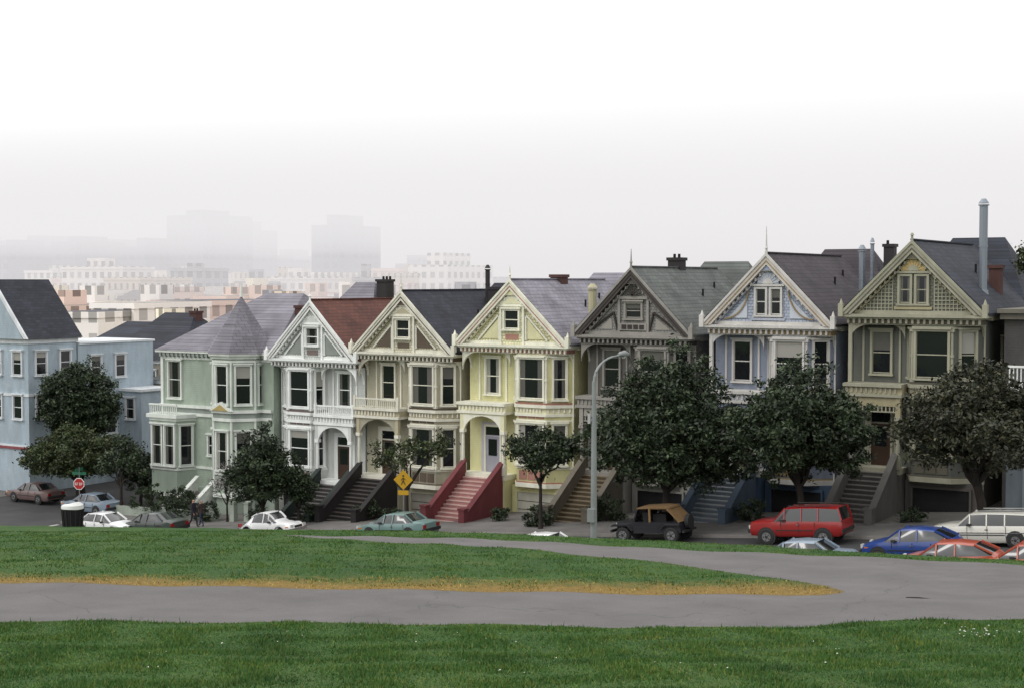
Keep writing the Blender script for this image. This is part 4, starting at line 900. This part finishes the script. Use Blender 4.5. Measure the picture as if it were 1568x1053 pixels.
def jeep():
    x=at(1004,FS);z=float(S(x));sl=.0865;e=empty('black_open_jeep',(x,FS,z+.002));fwd=Vector((-1,0,-sl)).normalized();up=Vector((-sl,0,1)).normalized()
    e.rotation_euler=Matrix((fwd,up.cross(fwd),up)).transposed().to_euler()
    k=carpaint('black_paint',(.018,.018,.022,1));tp=paint('tan_soft_top',(.18,.11,.05,1),0,.9);P=Parts();B=P['body'];T=P['soft_top'];A_=P['trim']
    B.py([(.75,.45),(.75,1.0),(-1.75,1.0),(-1.8,.5)],-.74,.74,k)
    B.py([(1.75,.55),(1.72,.98),(.72,1.06),(.72,.5)],-.52,.52,k)
    for sg in(1,-1):
        a,b_=(.52,.84) if sg>0 else (-.84,-.52)
        B.py([(1.95,.78),(1.85,.88),(1.0,.9),(.72,.62),(.8,.58),(1.05,.82),(1.8,.8)],a,b_,k)
        B.py([(-.75,.62),(-.95,.92),(-1.75,.92),(-1.8,.84),(-1.0,.84)],a,b_,k)
        A_.beam((.72,sg*.66,1.0),(.52,sg*.62,1.62),.06,.06,k)
        A_.beam((-.15,sg*.66,1.0),(-.15,sg*.62,1.66),.09,.09,tp);A_.beam((-.15,sg*.62,1.66),(-1.1,sg*.62,1.66),.07,.07,tp);A_.beam((-1.1,sg*.62,1.66),(-1.75,sg*.7,1.0),.1,.07,tp)
        A_.tube([(1.78,sg*.36,.84),(1.8,sg*.36,.84)],[.1,.1],lampw,12)
        B.beam((.72,sg*.75,.62),(-.6,sg*.75,.62),.02,.3,k)
        for wx in(1.3,-1.3): wheel(P['wheels'],wx,sg*.72,.38,.24)
    A_.box(.48,.54,-.62,.62,1.58,1.64,k);A_.add([(.72,-.62,1.02),(.72,.62,1.02),(.54,.6,1.6),(.54,-.6,1.6)],[(0,1,2,3)],cglass)
    T.py([(.55,1.62),(.5,1.69),(-.6,1.74),(-1.15,1.70),(-1.2,1.63),(-.6,1.66)],-.66,.66,tp)
    T.py([(-1.12,1.66),(-1.78,1.02),(-1.7,1.0),(-1.05,1.6)],-.66,.66,tp)
    T.box(-.9,-.2,-.4,.4,.95,1.35,dark);T.box(0,.3,-.5,-.1,1,1.45,dark);T.box(0,.3,.1,.5,1,1.45,dark)
    A_.tube([(-1.82,0,.95),(-2.02,0,.95)],[.36,.34],rub,18);A_.box(1.9,2.0,-.75,.75,.5,.62,blk);A_.box(-1.95,-1.85,-.7,.7,.5,.6,blk);A_.box(1.74,1.77,-.4,.4,.6,.95,blk)
    for kx in P: P[kx].build(kx,e,smooth=35)
jeep()
# ---------------------------------------------------------------- street furniture
def lamp():
    sy=-18.7;x=at(910,sy);z=float(S(x))+.14;e=empty('street_lamp',(x,sy,z));m=paint('lamp_steel',(.24,.26,.255,1),0,.6,.3)
    b=MB();H_=zY(583,(sy-CY)/((910-784)/F*s_+c_))-z
    b.cyl(0,0,0,.35,.24,.22,m,14);b.tube([(0,0,.35),(0,0,H_*.5),(0,0,H_)],[.15,.125,.09],m,14)
    pts=[(0,0,H_-.1)]
    for i in range(1,9): t=i/8*math.pi/2; pts.append((.0,2.0*(1-math.cos(t)),H_+.95*math.sin(t)))
    pts.append((0,2.4,H_+1.0));b.tube(pts,[.06-.0025*i for i in range(len(pts))],m,10)
    b.build('pole',e,smooth=40)
    h=MB();h.tube([(0,2.2,H_+1.0),(0,2.4,H_+1.02),(0,2.75,H_+1.02),(0,3.0,H_+.98),(0,3.1,H_+.95)],[.06,.11,.15,.11,.03],m,12);h.tube([(0,2.68,H_+.93),(0,2.68,H_+.82)],[.12,.06],lampw,12);h.build('lamp_head',e,smooth=50)
    c=MB();c.box(-.16,.16,-.3,-.1,2.2,2.75,m);c.box(-.22,-.1,-.16,-.12,H_*.78,H_*.78+.4,plain('sign_grey',(.35,.35,.35,1)));c.build('control_box',e)
lamp()
post=plain('sign_post',(.25,.25,.25,1),.5,.5)
def sign(name,px,sy,h,kind):
    x=at(px,sy);z=float(S(x))+.1;e=empty(name,(x,sy,z),(0,0,math.radians(20)));b=MB();b.cyl(0,0,0,h+.2,.035,.035,post,8);b.build('post',e)
    s=MB()
    if kind=='stop':
        rd=plain('sign_red',(.36,.02,.02,1),.4)
        for r,y0,m in((.42,-.06,wh),(.375,-.066,rd)):
            s._ext([(r*math.cos(math.pi/8+i*math.pi/4),y0,h+r*math.sin(math.pi/8+i*math.pi/4)) for i in range(8)],[(r*math.cos(math.pi/8+i*math.pi/4),y0+.02,h+r*math.sin(math.pi/8+i*math.pi/4)) for i in range(8)],m)
        for i,xx in enumerate((-.22,-.08,.08,.22)):
            w=.045; s.box(xx-w,xx-w+.018,-.074,-.07,h-.08,h+.08,wh);s.box(xx-w,xx+w,-.0745,-.07,h+.062,h+.08,wh)
            if i in(0,2):s.box(xx-w,xx+w,-.0745,-.07,h-.08,h-.062,wh);s.box(xx+w-.018,xx+w,-.074,-.07,h-.08,h+(.0 if i==0 else .08),wh)
            if i in(0,3):s.box(xx-w,xx+w,-.0745,-.07,h-.009,h+.009,wh)
        b2=MB();g2=plain('sign_green',(.02,.12,.07,1),.4);b2.box(-.5,.5,-.02,.0,h+.6,h+.8,g2);b2.box(-.02,.0,-.5,.5,h+.85,h+1.05,g2);b2.cyl(0,0,h+.2,h+1.1,.03,.03,post,8);b2.build('street_name_plates',e)
    else:
        yl=plain('sign_yellow',(.46,.26,.012,1),.4)
        r=.56;y0=-.06
        s._ext([(a*r,y0,h+c2*r) for a,c2 in((1,0),(0,1),(-1,0),(0,-1))],[(a*r,y0+.02,h+c2*r) for a,c2 in((1,0),(0,1),(-1,0),(0,-1))],yl)
        Y=-.07
        for p,q,w in(((0,h+.13),(.02,h-.05),.1),((.0,h-.05),(.12,h-.27),.05),((.0,h-.05),(-.11,h-.27),.05),((0,h+.1),(.13,h-.0),.04),((0,h+.1),(-.12,h-.03),.04)):
            s.beam((p[0],Y,p[1]),(q[0],Y,q[1]),.01,w,blk)
        s.tube([(0,Y-.005,h+.22),(0,Y+.005,h+.22)],[.055,.055],blk,12)
        s.box(-.3,.3,-.06,-.04,h-.85,h-.6,yl)
    s.build('plate',e)
sign('stop_sign',118,-6.2,2.3,'stop')
sign('pedestrian_crossing_sign',617,-7.5,2.9,'ped')
def bin_():
    sy=-24.6;x=at(107,sy);z=g(x,sy)-.1;e=empty('litter_bin',(x,sy,z));b=MB()
    b.tube([(0,0,0),(0,0,.1),(0,0,.95),(0,0,1.0)],[.42,.44,.5,.5],plain('bin_body',(.013,.013,.014,1),.7,spec=.2),18)
    b.tube([(0,0,1.0),(0,0,1.04),(.02,0,1.16),(0,0,1.22)],[.54,.54,.5,.34],plain('bin_liner',(.6,.6,.58,1),.5),14)
    for i in range(14):
        t=2*math.pi*i/14;b.beam((.45*math.cos(t),.45*math.sin(t),.05),(.52*math.cos(t),.52*math.sin(t),.95),.03,.03,blk)
    b.build('bin_body',e,smooth=40)
bin_()
def bollard(px,sy,h):
    x=at(px,sy);e=empty('gate_post',(x,sy,float(S(x))+.1));b=MB();b.box(-.18,.18,-.18,.18,-.1,h,gw);b.box(-.23,.23,-.23,.23,h,h+.1,gw);b.build('post',e)
for p in(355,377): bollard(p,-4.3,1.2)
# ---------------------------------------------------------------- people
skin=plain('skin',(.42,.25,.18,1),.6)
def person(px,sy,jacket,trous,hairc,h=1.74,face=1,ph=1):
    x=at(px,sy);z=float(S(x))+.002; e=empty('pedestrian',(x,sy,z),(0,0,math.pi/2 if face>0 else -math.pi/2)); e.scale=(h/1.75,)*3
    J_={'pel':(0,0,.95,.15,.11),'sp':(0,.01,1.15,.14,.10),'ch':(0,.0,1.36,.17,.11),'nk':(0,-.01,1.50,.06,.06),'hd0':(0,-.02,1.58,.085,.09),'hd1':(0,-.02,1.68,.082,.095),
     'shl':(.17,0,1.42,.065,.065),'shr':(-.17,0,1.42,.065,.065),'ell':(.22,.08*ph,1.15,.05,.05),'elr':(-.22,-.06*ph,1.15,.05,.05),'wl':(.22,-.05*ph,.93,.033,.03),'wr':(-.21,-.17*ph,.95,.033,.03),
     'hl':(.21,-.09*ph,.84,.035,.02),'hr':(-.2,-.23*ph,.87,.035,.02),'hipl':(.09,0,.9,.09,.09),'hipr':(-.09,0,.9,.09,.09),'kl':(.10,-.16*ph,.5,.062,.062),'kr':(-.10,.05*ph,.49,.062,.062),
     'al':(.10,-.22*ph,.09,.042,.045),'ar':(-.10,.30*ph,.13,.042,.045),'tl':(.11,-.38*ph,.045,.04,.03),'tr':(-.11,.18*ph,.045,.04,.03)}
    E_=[('pel','sp'),('sp','ch'),('ch','nk'),('nk','hd0'),('hd0','hd1'),('ch','shl'),('ch','shr'),('shl','ell'),('shr','elr'),('ell','wl'),('elr','wr'),('wl','hl'),('wr','hr'),('pel','hipl'),('pel','hipr'),('hipl','kl'),('hipr','kr'),('kl','al'),('kr','ar'),('al','tl'),('ar','tr')]
    ks=list(J_);me=bpy.data.meshes.new('body_skin');me.from_pydata([J_[k][:3] for k in ks],[(ks.index(a),ks.index(b)) for a,b in E_],[])
    o=bpy.data.objects.new('body_tmp',me);sc.collection.objects.link(o)
    md=o.modifiers.new('s','SKIN');md.use_smooth_shade=True
    for i,k in enumerate(ks): me.skin_vertices[0].data[i].radius=J_[k][3:5]; me.skin_vertices[0].data[i].use_root=(k=='pel')
    o.modifiers.new('d','SUBSURF').levels=2
    bpy.context.view_layer.update();dg=bpy.context.evaluated_depsgraph_get();m2=bpy.data.meshes.new_from_object(o.evaluated_get(dg));bpy.data.objects.remove(o)
    m2.materials.clear()
    jm=paint('jacket_%d'%px,jacket,0,.9);tm=paint('trousers_%d'%px,trous,0,.9);hm=plain('hair_%d'%px,hairc,.7);sm=plain('shoe_%d'%px,(.02,.02,.02,1),.5)
    for m in(jm,tm,skin,hm,sm): m2.materials.append(m)
    for p in m2.polygons:
        c=p.center
        if c.z>1.5: i=3 if (c.z>1.70 or c.y>.02) else 2
        elif c.z>.86 and not(abs(c.x)>.165 and c.z<.91): i=0
        elif abs(c.x)>.165 and c.z>.7: i=2
        elif c.z<.1: i=4
        else: i=1
        p.material_index=i;p.use_smooth=True
    b=bpy.data.objects.new('body',m2);sc.collection.objects.link(b);b.parent=e
    f=MB()
    f.tube([(0,-.10,1.64),(0,-.125,1.615),(0,-.11,1.60)],[.008,.016,.012],skin,6)
    for sg in(1,-1):
        f.tube([(sg*.032,-.098,1.645),(sg*.032,-.106,1.645)],[.012,.01],blk,8);f.tube([(sg*.083,-.02,1.66),(sg*.09,-.01,1.60)],[.018,.012],skin,6)
        for hd,hx,hy,hz in((1,.21,-.09*ph,.84),(-1,-.2,-.23*ph,.87)):
            if hd==sg:
                for j in range(4): f.tube([(hx,hy+.02-j*.018,hz-.02),(hx-hd*.01,hy+.015-j*.02,hz-.07),(hx-hd*.025,hy+.01-j*.02,hz-.10+.005*abs(j-1))],[.011,.009,.006],skin,6)
                f.tube([(hx,hy-.03,hz+.02),(hx-hd*.02,hy-.06,hz-.03)],[.012,.008],skin,6)
    f.box(-.025,.025,-.112,-.1,1.575,1.582,plain('lips_%d'%px,(.3,.1,.09,1)))
    f.build('face_and_fingers',e,smooth=60)
person(293,-7.0,(.03,.03,.04,1),(.035,.03,.04,1),(.02,.015,.01,1),1.8,1,1)
person(305,-6.6,(.07,.05,.05,1),(.04,.05,.09,1),(.05,.03,.02,1),1.7,1,-1)
for ob in bpy.data.objects:
    if ob.name.startswith('pedestrian') and ob.type=='EMPTY' and ob.parent is None and not ob.name.startswith('pedestrian_'): ob.location.z+=.138
# ---------------------------------------------------------------- world / sun
w=bpy.data.worlds.new('World');sc.world=w;w.use_nodes=True;nt=w.node_tree;nt.nodes.clear();L=nt.links.new
out=nt.nodes.new('ShaderNodeOutputWorld')
SE,SR=math.radians(48),math.radians(215)
sky=nt.nodes.new('ShaderNodeTexSky');sky.sky_type='NISHITA';sky.sun_disc=False;sky.sun_elevation=SE;sky.sun_rotation=SR;sky.dust_density=4
hs=nt.nodes.new('ShaderNodeHueSaturation');hs.inputs['Saturation'].default_value=.15;L(sky.outputs[0],hs.inputs['Color'])
b1=nt.nodes.new('ShaderNodeBackground');b1.inputs[1].default_value=.05;L(hs.outputs[0],b1.inputs[0])
tc=nt.nodes.new('ShaderNodeTexCoord');sp=nt.nodes.new('ShaderNodeSeparateXYZ');L(tc.outputs['Generated'],sp.inputs[0])
mr=nt.nodes.new('ShaderNodeMapRange');L(sp.outputs[2],mr.inputs[0]);mr.inputs[1].default_value=-.02;mr.inputs[2].default_value=.13;mr.inputs[3].default_value=.78;mr.inputs[4].default_value=1.14;mr.interpolation_type='SMOOTHSTEP'
mr2=nt.nodes.new('ShaderNodeMapRange');L(sp.outputs[2],mr2.inputs[0]);mr2.inputs[1].default_value=.2;mr2.inputs[2].default_value=.9;mr2.inputs[3].default_value=0;mr2.inputs[4].default_value=.25
ad=nt.nodes.new('ShaderNodeMath');ad.operation='ADD';L(mr.outputs[0],ad.inputs[0]);L(mr2.outputs[0],ad.inputs[1])
b2=nt.nodes.new('ShaderNodeBackground');b2.inputs[0].default_value=(1,.995,.99,1);L(ad.outputs[0],b2.inputs[1])
ads=nt.nodes.new('ShaderNodeAddShader');L(b1.outputs[0],ads.inputs[0]);L(b2.outputs[0],ads.inputs[1]);L(ads.outputs[0],out.inputs[0])
sl=bpy.data.lights.new('sun','SUN');sl.energy=.6;sl.angle=math.radians(20);sl.color=(1,.98,.95);so=bpy.data.objects.new('sun',sl);sc.collection.objects.link(so)
d=Vector((-.45,-.62,.85)).normalized();so.rotation_euler=d.to_track_quat('Z','Y').to_euler();so.location=(0,-40,40)
print('objs',len(bpy.data.objects))
